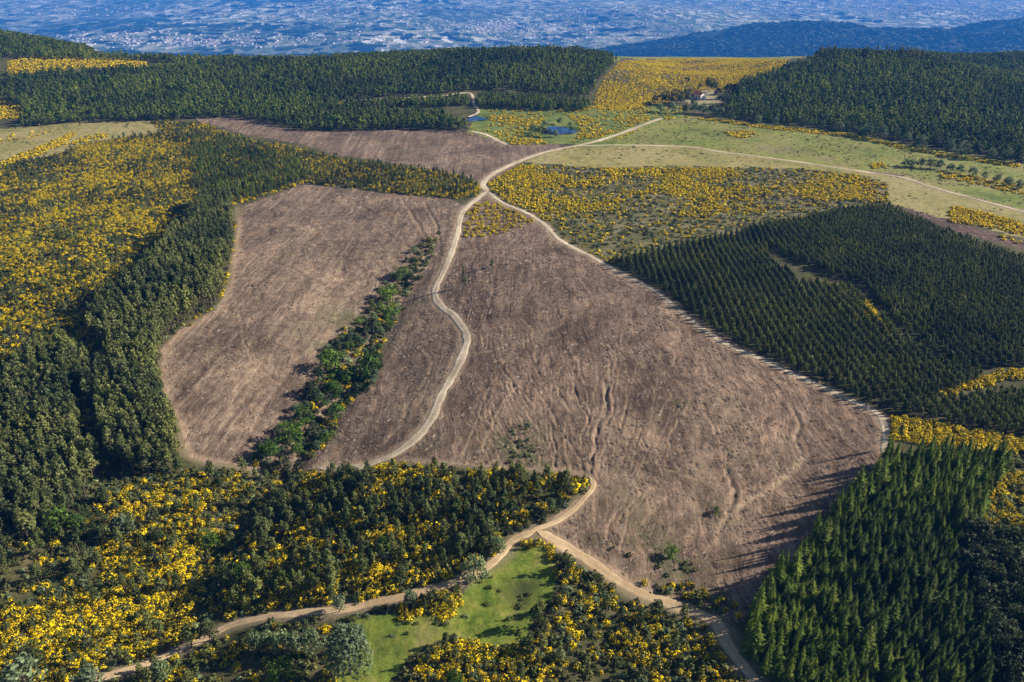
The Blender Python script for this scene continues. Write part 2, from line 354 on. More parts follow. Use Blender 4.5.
M_BROOM = leaf_mat('gorse_leaves', (0.05, 0.068, 0.010), (0.11, 0.125, 0.022))
M_BARK = mat('bark', lambda nt, bs: nt.links.new(ramp(nt, noise(nt, coords(nt), 6, 4), [(0.3, (0.07, 0.05, 0.038)), (0.7, (0.17, 0.13, 0.10))]), bs.inputs['Base Color']))
M_BRASH = leaf_mat('dead_branches', (0.17, 0.12, 0.09), (0.42, 0.33, 0.26), 0.0, 0)

# ------------------------------------------------------------------ object helpers
def tag(o, label=None, cat=None, group=None, kind=None):
    for k, v in (('label', label), ('category', cat), ('group', group), ('kind', kind)):
        if v: o[k] = v
    return o
def np_mesh(name, V, F, mats, smooth=False, mi=None):
    me = bpy.data.meshes.new(name); V = np.asarray(V, np.float32); F = np.asarray(F, np.int32); k = F.shape[1]
    me.vertices.add(len(V)); me.vertices.foreach_set('co', V.ravel())
    me.loops.add(F.size); me.loops.foreach_set('vertex_index', F.ravel())
    me.polygons.add(len(F)); me.polygons.foreach_set('loop_start', np.arange(0, F.size, k, dtype=np.int32))
    for m in (mats if isinstance(mats, (list, tuple)) else [mats]): me.materials.append(m)
    if mi is not None: me.polygons.foreach_set('material_index', np.asarray(mi, np.int32))
    me.polygons.foreach_set('use_smooth', np.full(len(F), smooth))
    me.update(calc_edges=True); me.validate(); return me
def add(name, me, parent=None):
    o = bpy.data.objects.new(name, me); col.objects.link(o); o.parent = parent; return o
def fattr(me, name, vals):
    a = me.attributes.new(name, 'FLOAT', 'POINT'); a.data.foreach_set('value', np.asarray(vals, np.float32))

# ------------------------------------------------------------------ ground: one sheet, split by land cover
th = np.concatenate([np.arange(-180, -50, 4.0), np.degrees(np.arange(R(-50), R(50), 0.0019)), np.arange(50.5, 180.1, 4.0)])
th[-1] = 180.0; th = np.radians(th)
pys = np.arange(800, 44, -1.5); u_, y_, z_ = ray(np.full(pys.shape, CX), pys); rr = y_ * H / -z_
rr = np.concatenate([[0.5, 15, 30, 45], rr[rr > 46], rr[-1] * 1.022 ** np.arange(1, 170)])
rr = rr[rr < 33000]
TT, RR = np.meshgrid(th, rr); GX, GY = RR * np.sin(TT), RR * np.cos(TT)
GZ = exact_height(GX, GY); # lines scored into the clearings: (pixels, half width m, depth m, soil amount)
RUTS = [
 ([(468,356),(500,349),(535,338),(562,324)], 0.9, 0.1, .55), ([(806,455),(795,470),(770,488),(742,504),(722,522),(716,540)], 1.1, 0.2, 1.0),
 ([(524,382),(505,400),(490,430),(480,455)], .45, .3, .7), ([(500,372),(485,400),(470,440),(462,460)], .4, .3, .6),
 ([(536,350),(540,375),(545,400),(552,430),(556,462)], .45, .3, .4), ([(605,380),(606,405),(598,430),(592,462),(590,475)], .7, .5, .6),
 ([(612,385),(612,410),(606,440),(600,470),(597,480)], .4, .3, .75), ([(583,478),(580,460),(560,430),(548,405)], .5, .35, .5),
 ([(595,480),(620,474),(650,462),(690,448)], .5, .2, .45), ([(540,470),(540,445),(536,420)], .35, .3, .6), ([(553,470),(556,450),(548,430)], .35, .3, .5),
 ([(790,405),(800,425),(796,440),(805,455)], .7, .6, .7), ([(610,545),(608,525),(625,505)], .4, .3, .6), ([(620,550),(625,530),(628,510)], .4, .3, .5),
 ([(725,468),(735,490),(728,512)], .8, .8, .4), ([(445,385),(430,392),(420,405)], .5, .25, .5), ([(420,345),(432,365),(422,385),(410,402),(400,425),(385,440)], .7, .25, .6),
 ([(660,300),(700,345),(740,385),(780,420)], .4, .15, .2), ([(600,330),(610,370),(605,400)], .5, .3, .2),
 ([(262,205),(300,215),(340,225),(380,240)], .5, .15, .4), ([(240,310),(243,330),(250,355),(280,385),(300,395)], .5, .4, .35),
 ([(400,197),(412,215),(425,235),(432,255)], .8, .7, .1), ([(425,203),(436,222),(440,240)], .8, .8, .1), ([(382,232),(405,245),(420,258)], .9, .8, .1), ([(330,190),(350,200),(375,215)], .8, .7, .1),
 ([(230,355),(260,340),(300,330)], .4, .2, .3), ([(345,300),(380,290),(400,285)], .4, .2, .2), ([(370,420),(350,440),(330,460)], .5, .2, .4),
 ([(640,470),(600,486),(596,488)], .6, .2, .7), ([(700,480),(670,472),(640,452)], .5, .2, .6), ([(745,480),(720,440),(700,400)], .5, .3, .25),
]
NRUT = len(RUTS)
for k in range(70):      # wheel marks left by the felling machines
    x0 = random.uniform(470, 700); y0 = random.uniform(330, 430); L = random.uniform(25, 70); q = (600 - x0) * .25 + random.uniform(-12, 12)
    RUTS.append(([(x0, y0), (x0 + q * .25 + random.uniform(-3, 3), y0 + L * .4), (x0 + q * .7, y0 + L * .75), (x0 + q, y0 + L)], random.uniform(.3, .5), random.uniform(.15, .5), random.uniform(.15, .6)))
for k in range(40):
    x0 = random.uniform(620, 800); y0 = random.uniform(300, 500); L = random.uniform(20, 50); q = random.uniform(-35, -5)
    RUTS.append(([(x0, y0), (x0 + q * .4, y0 + L * .4), (x0 + q, y0 + L)], random.uniform(.3, .5), random.uniform(.15, .4), random.uniform(.1, .45)))
SOIL = np.zeros(GX.shape); TRK = np.ones(GX.shape); DEP = np.zeros(GX.shape)
inner = (RR < 480) & (RR > 50)
ii = np.where(inner.ravel())[0]; gx, gy = GX.ravel()[ii], GY.ravel()[ii]
tsub = np.ones(len(ii)); ssub = np.zeros(len(ii)); dsub = np.zeros(len(ii))
wx = 1.2 * fbm(gx / 5, gy / 5, 71, 3); wy = 1.2 * fbm(gx / 5, gy / 5, 72, 3)
for kr, (pl, w, dep, so) in enumerate(RUTS):
    kd, kw = (.45, .8) if kr < NRUT else (.4, .6)
    P = np.array(pl, float); W = catmull(cast(P[:, 0], P[:, 1])[:, :2], 3.0)
    m = (gx > W[:, 0].min() - 5) & (gx < W[:, 0].max() + 5) & (gy > W[:, 1].min() - 5) & (gy < W[:, 1].max() + 5)
    if not m.any(): continue
    d = seg_dist(gx[m] + wx[m], gy[m] + wy[m], W)
    w = w * kw; e = np.exp(-(d / w) ** 2); ssub[m] = np.maximum(ssub[m], so * e); dsub[m] += kd * dep * (e - 0.5 * np.exp(-((d - 2 * w) / w) ** 2))
for t, W in zip(TRACKS, TW):
    m = (gx > W[:, 0].min() - 6) & (gx < W[:, 0].max() + 6) & (gy > W[:, 1].min() - 6) & (gy < W[:, 1].max() + 6)
    if not m.any(): continue
    d = seg_dist(gx[m] + wx[m] * .7, gy[m] + wy[m] * .7, W[::4])
    ssub[m] = np.maximum(ssub[m], (.6 if t[1] < 1 else .75) * np.exp(-(np.maximum(0, d - t[1] * .5) / 1.3) ** 2))
    k_ = sstep((d - t[1] * .5 - .4) / 1.5); dsub[m] *= k_; tsub[m] *= k_
TRK.ravel()[ii] = tsub; SOIL.ravel()[ii] = ssub; DEP.ravel()[ii] = dsub
for (px, py, rad, q) in [(632,432,5,.5),(615,428,3,.4),(655,440,3,.4),(722,402,6,.35),(735,398,3,.4),(255,368,6,.35),(318,300,5,.4),(640,490,4,.5),(700,470,4,.45),(745,520,4,.4),(420,400,3,.6),(407,412,3,.5),(600,478,4,.6),(575,500,3,.4),(690,505,3,.5),(510,380,4,.4),(540,335,3,.35),(790,500,3,.35)]:
    c = cast([px], [py])[0]; dd = np.hypot(GX - c[0] + 2 * fbm(GX / 3, GY / 3, 75, 3), (GY - c[1] + 2 * fbm(GX / 3, GY / 3, 76, 3)) * .6)
    SOIL = np.maximum(SOIL, q * np.exp(-(dd / rad) ** 2) * TRK)
GREEN = np.zeros(GX.shape)
for (px, py, rad, s) in [(520,445,9,1),(530,460,7,.9),(678,404,3,.7),(680,566,8,1),(720,512,4,.9),(705,420,5,.2),(700,560,6,.6),(640,535,6,.5),(625,500,5,.5),(300,330,6,.3),(410,150,10,.4),(430,147,8,.4),(345,315,9,.7),(355,340,10,.8),(330,350,8,.5),(400,250,5,.7),(430,300,5,.5),(430,445,4,.7),(735,450,5,.4),(590,530,5,.5),(440,205,6,.4),(395,320,10,.4),(320,440,9,.4),(521,590,3.2,.8),(523,604,2.5,.55),(531,584,2.2,.5),(520,620,2,.4),(400,640,5,.3),(735,135,14,.4),(800,150,12,.35),(860,150,14,.3),(650,140,12,.35),(700,130,14,.25),(940,170,9,.4)]:
    c = cast([px], [py])[0]; GREEN += s * np.exp(-((GX - c[0]) ** 2 + (GY - c[1]) ** 2) / (rad * rad))
GREEN = np.clip(GREEN, 0, 1)
near = sstep((700 - RR) / 300)
GZm = GZ - DEP + near * TRK * 0.16 * fbm(GX / 2.2, GY / 2.2, 91, 3)
jx = GX + 1.2 * fbm(GX / 6, GY / 6, 5, 3); jy = GY + 1.2 * fbm(GX / 6, GY / 6, 6, 3)
PX, PY, PD = project(jx, jy, GZ)
cm = lookup(cls, PX, PY, SCRUB)
cm = np.where(RR > 1150, SCRUB, cm)
# pond basins are pressed into the ground
for (w, c) in POND_W:
    rad = np.linalg.norm(w - c, axis=1).max(); d = np.hypot(GX - c[0], GY - c[1])
    zc = float(height(np.array([c[0]]), np.array([c[1]]))[0]); f = sstep((rad * 1.7 - d) / (rad * .7)); GZm = GZm * (1 - f) + (zc - 1.2 * sstep((rad * 1.05 - d) / (rad * .35))) * f
nr, nc = GX.shape
fcl = cm[:-1, :-1].copy()
rmid = RR[:-1, :-1]; gymid, gxmid = GY[:-1, :-1], GX[:-1, :-1]
VALLEY, RIDGE = 20, 21
fcl = np.where((rmid > 1600) & (gymid > 600), VALLEY, fcl)
fcl = np.where((fcl == VALLEY) & (np.abs(gymid - 4900) < 1600) & (gxmid > 350 + 500 * fbm(gxmid / 900, gymid / 900, 61)) & (GZ[:-1, :-1] > -585), RIDGE, fcl)
vid = np.arange(nr * nc).reshape(nr, nc)
quads = np.stack([vid[:-1, :-1], vid[:-1, 1:], vid[1:, 1:], vid[1:, :-1]], -1)[:, :, ::-1]
V3 = np.stack([GX, GY, GZm], -1).reshape(-1, 3)
for c, nm, m, lab in [(SCRUB, 'ground', M_SCRUB, 'dark scrubby ground under the pines and gorse'), (CUT_A, 'clearcut_field', M_CUT_A, 'brown felled field between the left pine stand and the pale track'),
        (CUT_B, 'clearcut_field', M_CUT_B, 'largest brown felled field with wheel ruts between the two pale tracks'), (CUT_C, 'clearcut_field', M_CUT_C, 'smooth brown felled field behind the gorse below the far forest'),
        (MEADOW, 'meadow', M_MEADOW, 'bright green meadow among gorse at the bottom'), (PALE, 'dry_meadow', M_PALE, 'pale dry meadow below the far forest at the left'),
        (PALE_R, 'dry_meadow', M_PALE, 'pale dry grass field along the right track'), (PASTURE, 'pasture', M_PASTURE, 'green pasture below the forested hill at the right'),
        (HEATH, 'heath', M_HEATH, 'olive heath under the gorse right of the track fork'), (STRIP, 'tilled_strip', M_STRIP, 'dark brown tilled strip at the right edge'),
        (YARD, 'yard', M_YARD, 'pale grass yard around the small house'), (WET, 'wet_heath', M_WET, 'green marshy ground around the ponds'),
        (VALLEY, 'valley', M_VALLEY, 'hazy blue valley with fields and woods far below'), (RIDGE, 'far_ridge', M_FARWOOD, 'dark blue wooded ridge rising from the valley')]:
    q = quads[fcl == c]
    if not len(q): continue
    used, inv = np.unique(q.ravel(), return_inverse=True)
    me = np_mesh(nm, V3[used], inv.reshape(-1, 4), m, smooth=True)
    fattr(me, 'soil', SOIL.ravel()[used]); fattr(me, 'green', GREEN.ravel()[used])
    tag(add(nm, me), lab, kind='structure')

# ------------------------------------------------------------------ tracks and ponds
TLAB = ['pale dirt track winding down between the two felled fields', 'pale dirt track curving along the plantation edge', 'pale dirt track climbing from the fork towards the house', 'thin pale track crossing the right pastures', 'short pale track by the upper felled field', 'pale track bending around the far pond', 'sandy track through the gorse at the bottom left', 'wide sandy track from the junction to the shaded bend', 'sandy track curling from the junction up to the felled field', 'faint sandy track along the lower edge of the felled fields', 'narrow pale track along the left pine stand']
for (kind, wd, _), W, lab in zip(TRACKS, TW, TLAB):
    if wd < 1: continue            # trodden lines show only as bare soil in the ground itself
    n = len(W); tg = np.gradient(W, axis=0); tg /= np.linalg.norm(tg, axis=1)[:, None] + 1e-9; nm = np.stack([-tg[:, 1], tg[:, 0]], -1)
    s = np.arange(n) * 0.8; K = 9; rows = []
    eL = 1 + .5 * fbm(s / 4, s * 0 + wd, 3, 3); eR = 1 + .5 * fbm(s / 4, s * 0 - wd, 4, 3)
    taper = np.clip(np.minimum(s, s[::-1]) / 2, .3, 1)
    off = np.linspace(-1, 1, K); rut = np.zeros((n, K))
    for k, o_ in enumerate(off):
        w_ = np.where(o_ < 0, eL, eR) * taper * wd / 2 * o_
        p = W + nm * w_[:, None]
        z = height(p[:, 0], p[:, 1]) + 0.10 - 0.16 * (abs(o_) > .95)
        rut[:, k] = (0.5 if o_ == 0 else .15 if abs(o_) == .25 else .25 if abs(o_) > .7 else 0) * np.clip(.5 + 1.2 * fbm(s / 9, s * 0 + 2, 8, 3), 0, 1)
        rows.append(np.column_stack([p, z]))
    V = np.stack(rows, 1).reshape(-1, 3); idx = np.arange(n * K).reshape(n, K)
    F = np.stack([idx[:-1, :-1], idx[:-1, 1:], idx[1:, 1:], idx[1:, :-1]], -1).reshape(-1, 4)
    me = np_mesh('dirt_track', V, F, M_TRACK[kind], True); fattr(me, 'rut', rut.ravel())
    tag(add('dirt_track', me), lab, kind='structure')
for (w, c), lab in zip(POND_W, ['larger blue pond in the marshy gorse hollow', 'small blue pond by the bend of the far track']):
    zc = float(height(np.array([c[0]]), np.array([c[1]]))[0]) - 0.45; w2 = c + (w - c) * 1.02
    V = np.vstack([[*c, zc], np.column_stack([w2, np.full(len(w2), zc)])]); n = len(w2)
    F = np.array([[0, 1 + i, 1 + (i + 1) % n] for i in range(n)])
    tag(add('pond', np_mesh('pond', V, F, M_WATER)), lab, kind='structure')

# ------------------------------------------------------------------ plant prototypes (unit height, base at z = 0)
def rquads(C, nrm, size, rg, asp=1.0):
    """one leaf-clump quad at each centre, facing about nrm"""
    n = len(C); nrm = nrm / (np.linalg.norm(nrm, axis=1)[:, None] + 1e-9)
    a = np.cross(nrm, rg.normal(size=(n, 3))); a /= np.linalg.norm(a, axis=1)[:, None] + 1e-9; b = np.cross(nrm, a)
    s = np.asarray(size).reshape(-1, 1) * (0.7 + 0.6 * rg.random((n, 1)))
    V = np.stack([C - a * s, C - b * s * asp, C + a * s * 1.1, C + b * s * asp * .9], 1).reshape(-1, 3)
    return V, np.arange(4 * n).reshape(n, 4)
def tube(pts, rads, k=6):
    V, F = [], []
    for i, (p, r) in enumerate(zip(pts, rads)):
        for j in range(k): a = 2 * math.pi * j / k; V.append((p[0] + r * math.cos(a), p[1] + r * math.sin(a), p[2]))
    for i in range(len(pts) - 1):
        for j in range(k): F.append((i * k + j, i * k + (j + 1) % k, (i + 1) * k + (j + 1) % k, (i + 1) * k + j))
    return np.array(V), np.array(F)
def join(parts):
    V, F, n = [], [], 0
    for v, f in parts: V.append(v); F.append(f + n); n += len(v)
    return np.vstack(V), np.vstack(F)
def trunk_geo(top, r0, rg, limbs=4, reach=.12):
    lean = rg.normal(size=2) * .015
    parts = [tube([(0, 0, -.03), (lean[0], lean[1], top * .5), (lean[0] * 2, lean[1] * 2, top)], [r0, r0 * .7, r0 * .25])]
    for i in range(limbs):
        a = rg.random() * 6.28; z0 = top * (.35 + .5 * rg.random())
        parts.append(tube([(0, 0, z0), (math.cos(a) * reach * .5, math.sin(a) * reach * .5, z0 + .05), (math.cos(a) * reach, math.sin(a) * reach, z0 + .11)], [r0 * .45, r0 * .3, r0 * .12], 4))
    return join(parts)
def conifer_crown(rg, rad=.165, layers=11, low=.1, kk=8):
    V, F, n = [], [], 0
    for L in range(layers):
        t = L / (layers - 1); z = low + (.95 - low) * t ** .93; r = rad * (1 - t ** 1.25) * (.85 + .3 * rg.random()) + .012
        k = kk if t < .6 else kk - 3; a0 = rg.random() * 6.28
        for j in range(k):
            a = a0 + 6.283 * j / k + rg.normal() * .12; rr_ = r * (.75 + .45 * rg.random()); zz = z + rg.normal() * .012
            ca, sa = math.cos(a), math.sin(a); w = max(.010, rr_ * 2.2 / kk)
            tip = (ca * rr_, sa * rr_, zz - rr_ * .18); mid = .5 * rr_
            V += [(0, 0, zz + .05 + rr_ * .25), (ca * mid - sa * w, sa * mid + ca * w, zz - .02), tip, (ca * mid + sa * w, sa * mid - ca * w, zz - .02)]
            F.append((n, n + 1, n + 2, n + 3)); n += 4
    V += [(.012, 0, .95), (-.008, .011, .95), (0, 0, 1.0), (-.008, -.011, .95)]; F.append((n, n + 1, n + 2, n + 3))
    return np.array(V, float), np.array(F)
def lobe_crown(rg, n, lobes, size, shell=.55):
    """leaf clumps on several uneven lobes; lobes = [(x,y,z,rx,rz)]"""
    Vs = []; tot = sum(l[3] ** 2 for l in lobes)
    for (x, y, z, rx, rz) in lobes:
        k = max(6, int(n * rx * rx / tot)); d = rg.normal(size=(k, 3)); d /= np.linalg.norm(d, axis=1)[:, None]
        d[:, 2] = np.where(d[:, 2] < -.5, -d[:, 2] * .4, d[:, 2])
        rad = (shell + (1.08 - shell) * rg.random((k, 1)) ** .6)
        C = np.array([x, y, z]) + d * rad * np.array([rx, rx, rz])
        Vs.append(rquads(C, d + rg.normal(size=(k, 3)) * .45, np.full(k, size), rg))
    return join(Vs)
def pine_crown(rg, n=110, low=.38, rad=.2, size=.055):
    lobes = [(0, 0, low + (1 - low) * .42, rad * .72, (1 - low) * .44), (0, 0, low + (1 - low) * .78, rad * .36, (1 - low) * .24)]
    for i in range(7):
        a = rg.random() * 6.28; t = rg.random(); lobes.append((math.cos(a) * rad * (.62 - .4 * t), math.sin(a) * rad * (.62 - .4 * t), low + .1 + (1 - low) * .75 * t, rad * (.60 - .34 * t), (1 - low) * .17))
    return lobe_crown(rg, n, lobes, size)
def broad_crown(rg, n, rad=.42, size=.05, nl=9, low=.18):
    lobes = [(0, 0, .58, rad * .7, .36)]
    for i in range(nl):
        a = rg.random() * 6.28; t = rg.random(); rr_ = rad * (.65 - .35 * t * t)
        lobes.append((math.cos(a) * rr_, math.sin(a) * rr_, low + .14 + .55 * t, rad * (.34 + .18 * rg.random()), .13 + .08 * rg.random()))
    return lobe_crown(rg, n, lobes, size)
def dome(rg, n, size, rad=.6):
    d = rg.normal(size=(n, 3)); d /= np.linalg.norm(d, axis=1)[:, None]; d[:, 2] = np.abs(d[:, 2])
    lump = 1 + .3 * np.sin(d[:, :1] * 5 + rg.random() * 6) * np.cos(d[:, 1:2] * 4 + rg.random() * 6)
    C = d * (.72 + .3 * rg.random((n, 1))) * lump * np.array([rad, rad, .85]); C[:, 2] = np.maximum(C[:, 2], .06)
    V, F = rquads(C, d + rg.normal(size=(n, 3)) * .5, np.full(n, size), rg)
    return V, F, C[:, 2]
class Proto:            # trunk mesh, crown mesh and one mesh of both (for masses of trees)
    pass
def proto(name, crown, trunk, leafm, trunkm=None):
    p = Proto(); trunkm = trunkm or M_BARK
    p.crown = np_mesh(name + '_crown', crown[0], crown[1], leafm); p.trunk = np_mesh(name + '_trunk', trunk[0], trunk[1], trunkm, True)
    V, F = join([crown, trunk]); both = np_mesh(name + '_mass', V, F, [leafm, trunkm], mi=np.r_[np.zeros(len(crown[1])), np.ones(len(trunk[1]))])
    p.mass = bpy.data.objects.new(name + '_proto', both); return p
def g(seed): return np.random.default_rng(seed)
CONIFER = [proto('conifer', conifer_crown(g(i), .185 + .02 * (i % 3), 17, .06, 11), trunk_geo(.8, .016, g(i), 0), M_CONIFER) for i in range(6)]
PINE = [proto('pine', pine_crown(g(20 + i), 330, .30 + .06 * (i % 2), .155, .026), trunk_geo(.8, .015, g(i + 30)), M_PINE) for i in range(6)]
PINE_D = [proto('dark_pine', pine_crown(g(40 + i), 280, .10, .21, .034), trunk_geo(.75, .017, g(i + 50)), M_PINE_D) for i in range(6)]
FARPINE = [proto('far_pine', pine_crown(g(60 + i), 90, .2, .2, .055), trunk_geo(.7, .015, g(i + 70), 0), M_FARPINE) for i in range(4)]
OAK = [proto('oak', broad_crown(g(80 + i), 380, .45, .045), trunk_geo(.55, .03, g(i + 90)), M_OAK) for i in range(5)]
GREEN_T = [proto('leafy', broad_crown(g(100 + i), 520, .46, .040, 10, .05), trunk_geo(.6, .03, g(i + 110)), M_GREEN) for i in range(5)]
GREY_T = [proto('grey_leafy', broad_crown(g(120 + i), 600, .42, .038, 10, .05), trunk_geo(.6, .03, g(i + 130)), M_GREY) for i in range(5)]
GREY_BIG = proto('big_willow', broad_crown(g(141), 3200, .46, .021, 18, .04), trunk_geo(.7, .035, g(142), 8, .25), M_GREY)
def gorse_proto(i, n, size, bloom):
    rg = g(200 + i); V, F, z = dome(rg, n, size); sel = (rg.random(n) < bloom) & (z > .12)
    V2, F2, _ = dome(rg, n // 2, size * 1.1, .5); Va, Fa = join([(V, F), (V2 * .85, F2)])
    me = np_mesh('gorse', Va, Fa, [M_BROOM, M_BLOOM], mi=np.r_[sel.astype(int), np.zeros(n // 2)])
    o = bpy.data.objects.new('gorse_proto', me); return o
GORSE = [gorse_proto(i, 150, .078, b) for i, b in enumerate([.92, .78, .62, .85, .45])]
GORSE_FAR = [gorse_proto(20 + i, 44, .16, b) for i, b in enumerate([.97, .88, .7])]
def shrub_proto(i):
    V, F, z = dome(g(300 + i), 46, .17); return bpy.data.objects.new('shrub_proto', np_mesh('shrub', V, F, M_HSHRUB if i < 4 else M_GREY))
SHRUB = [shrub_proto(i) for i in range(5)]
M_TUFT = leaf_mat('tuft_grass', (0.08, 0.085, 0.028), (0.17, 0.165, 0.06), .3)
def tuft_proto(i):
    V, F, z = dome(g(320 + i), 30, .2); return bpy.data.objects.new('tuft_proto', np_mesh('tuft', V, F, M_TUFT))
TUFT = [tuft_proto(i) for i in range(3)]
def brash_proto(i):
    rg = g(330 + i); parts = []
    for k in range(9):
        a = rg.normal() * .5; L = .5 + rg.random() * .9; c = rg.normal(size=2) * .35; w = .02 + .03 * rg.random(); dx, dy = math.sin(a), math.cos(a); z0, z1 = .02 + rg.random() * .07, .02 + rg.random() * .08
        A = np.array([c[0] - dx * L, c[1] - dy * L]); B = np.array([c[0] + dx * L, c[1] + dy * L]); nx, ny = dy * w, -dx * w
        parts.append((np.array([(A[0] - nx, A[1] - ny, z0), (B[0] - nx, B[1] - ny, z1), (B[0], B[1], z1 + w * 1.6), (A[0], A[1], z0 + w * 1.6), (B[0] + nx, B[1] + ny, z1), (A[0] + nx, A[1] + ny, z0)]), np.array([(0, 1, 2, 3), (3, 2, 4, 5)])))
    V, F = join(parts); return bpy.data.objects.new('brash_proto', np_mesh('brash', V, F, M_BRASH))
BRASH = [brash_proto(i) for i in range(5)]

# ------------------------------------------------------------------ scattering
def region(poly_list, spacing, prob=1.0, margin=90, deeper=0, jitter=.42, rows=None, use_excl=True, wobble=1.0):
    """world positions on a jittered grid inside pixel polygons; rows = (row spacing, in-row spacing, angle)"""
    img = np.zeros((RH, RW), bool); out = []
    for p in poly_list: fill(img, p, True)
    for p in poly_list:
        d = np.array(dense(p, 6)); w = cast(np.clip(d[:, 0], -380, 1400), np.clip(d[:, 1], 40, 1000))
        lo, hi = w[:, :2].min(0) - 8, w[:, :2].max(0) + 8; lo = np.maximum(lo, (-950, 40)); hi = hi + (deeper, deeper); lo = lo - (deeper, 0); hi = np.minimum(hi, (950, 1150))
        if rows:
            a = rows[2]; c = (lo + hi) / 2; ext = np.linalg.norm(hi - lo) / 2 + 5
            U, Vv = np.meshgrid(np.arange(-ext, ext, rows[0]), np.arange(-ext, ext, rows[1]))
            U = U + rng.normal(size=U.shape) * rows[0] * .04; Vv = Vv + rng.normal(size=U.shape) * rows[1] * .25
            xx = c[0] + U * math.cos(a) - Vv * math.sin(a); yy = c[1] + U * math.sin(a) + Vv * math.cos(a)
            k = 9.0; xx = xx + k * fbm(xx / 70, yy / 70, 401, 2); yy = yy + k * fbm(xx / 70, yy / 70, 402, 2)
        else:
            xx, yy = np.meshgrid(np.arange(lo[0], hi[0], spacing), np.arange(lo[1], hi[1], spacing))
            xx = xx + spacing * jitter * rng.uniform(-1, 1, xx.shape); yy = yy + spacing * jitter * rng.uniform(-1, 1, xx.shape)
        xx, yy = xx.ravel(), yy.ravel(); out.append(np.column_stack([xx, yy]))
    P = np.vstack(out); z = height(P[:, 0], P[:, 1])
    jx = P[:, 0] + wobble * fbm(P[:, 0] / 7, P[:, 1] / 7, 11, 2); jy = P[:, 1] + wobble * fbm(P[:, 0] / 7, P[:, 1] / 7, 12, 2)
    px, py, d = project(jx, jy, z); ok = lookup(img, px, py, False).astype(bool)
    px, py, d = project(P[:, 0], P[:, 1], z)
    if use_excl: ok &= ~lookup(excl, px, py, False).astype(bool)
    ok &= (px > -margin) & (px < 1024 + margin) & (py < 682 + margin)
    pr = prob(P[:, 0], P[:, 1], px, py) if callable(prob) else prob
    ok &= rng.random(len(P)) < pr
    # drop what lies far behind a crest
    P3 = np.column_stack([P, z])[ok]; d = d[ok]; vis = np.ones(len(P3), bool)
    for f in np.linspace(.35, .97, 14):
        q = P3 * f + np.array([0, 0, H]) * (1 - f); vis &= q[:, 2] + 14 > height(q[:, 0], q[:, 1])
    if len(poly_list) > 1:
        P3 = P3[vis]; key = np.unique(np.round(P3[:, :2] / (spacing * .45)), axis=0, return_index=True)[1]; return P3[key]
    return P3[vis]
def px_of(P): return project(P[:, 0], P[:, 1], P[:, 2])
def patch(sc, lo, hi, seed, lowp=0.0, highp=1.0):
    return lambda x, y, px, py: lowp + (highp - lowp) * sstep((fbm(x / sc, y / sc, seed, 4) - lo) / (hi - lo))
def make_instancer(name, P, scl, protos, label, cat, tilt=.05, rot=None):
    n = len(P); me = bpy.data.meshes.new(name); me.vertices.add(n); me.vertices.foreach_set('co', np.asarray(P, np.float32).ravel())
    a = me.attributes.new('scl', 'FLOAT_VECTOR', 'POINT'); a.data.foreach_set('vector', np.asarray(scl, np.float32).ravel())
    ro = np.column_stack([rng.normal(size=(n, 2)) * tilt, rng.random(n) * 6.283 if rot is None else rot])
    a = me.attributes.new('rot', 'FLOAT_VECTOR', 'POINT'); a.data.foreach_set('vector', ro.astype(np.float32).ravel())
    a = me.attributes.new('pid', 'INT', 'POINT'); a.data.foreach_set('value', rng.integers(0, len(protos), n).astype(np.int32))
    o = add(name, me); nt = bpy.data.node_groups.new(name, 'GeometryNodeTree')
    nt.interface.new_socket('Geometry', in_out='INPUT', socket_type='NodeSocketGeometry'); nt.interface.new_socket('Geometry', in_out='OUTPUT', socket_type='NodeSocketGeometry')
    gi, go = nt.nodes.new('NodeGroupInput'), nt.nodes.new('NodeGroupOutput'); ip = nt.nodes.new('GeometryNodeInstanceOnPoints'); jn = nt.nodes.new('GeometryNodeJoinGeometry')
    for p in protos:
        oi = nt.nodes.new('GeometryNodeObjectInfo'); oi.inputs['Object'].default_value = p; oi.inputs['As Instance'].default_value = True
        nt.links.new(oi.outputs['Geometry'], jn.inputs[0])
    def na(nm, t):
        k = nt.nodes.new('GeometryNodeInputNamedAttribute'); k.data_type = t; k.inputs[0].default_value = nm; return k.outputs[0]
    e = nt.nodes.new('FunctionNodeEulerToRotation'); nt.links.new(na('rot', 'FLOAT_VECTOR'), e.inputs[0])
    nt.links.new(gi.outputs[0], ip.inputs['Points']); nt.links.new(jn.outputs[0], ip.inputs['Instance']); ip.inputs['Pick Instance'].default_value = True
    nt.links.new(na('pid', 'INT'), ip.inputs['Instance Index']); nt.links.new(e.outputs[0], ip.inputs['Rotation']); nt.links.new(na('scl', 'FLOAT_VECTOR'), ip.inputs['Scale'])
    nt.links.new(ip.outputs[0], go.inputs[0]); md = o.modifiers.new('scatter', 'NODES'); md.node_group = nt
    return tag(o, label, cat, kind='stuff')
def scale3(n, h0, h1, w=1.0, ws=.15):
    h = h0 + (h1 - h0) * rng.random(n); k = h * w * (1 + ws * rng.normal(size=n)); return np.column_stack([k, k, h])
def one_tree(name, P, s, pr, label, cat, group=None, rz=None):
    e = add(name, None); e.empty_display_size = .5; e.location = P; e.scale = s; e.rotation_euler = (0, 0, rng.random() * 6.28 if rz is None else rz)
    tag(e, label, cat, group)
    add('trunk', pr.trunk, e); add('crown', pr.crown, e); return e
def one_bush(name, P, s, mesh, label, cat, group):
    o = add(name, mesh); o.location = P; o.scale = s; o.rotation_euler = (0, 0, rng.random() * 6.28); return tag(o, label, cat, group)
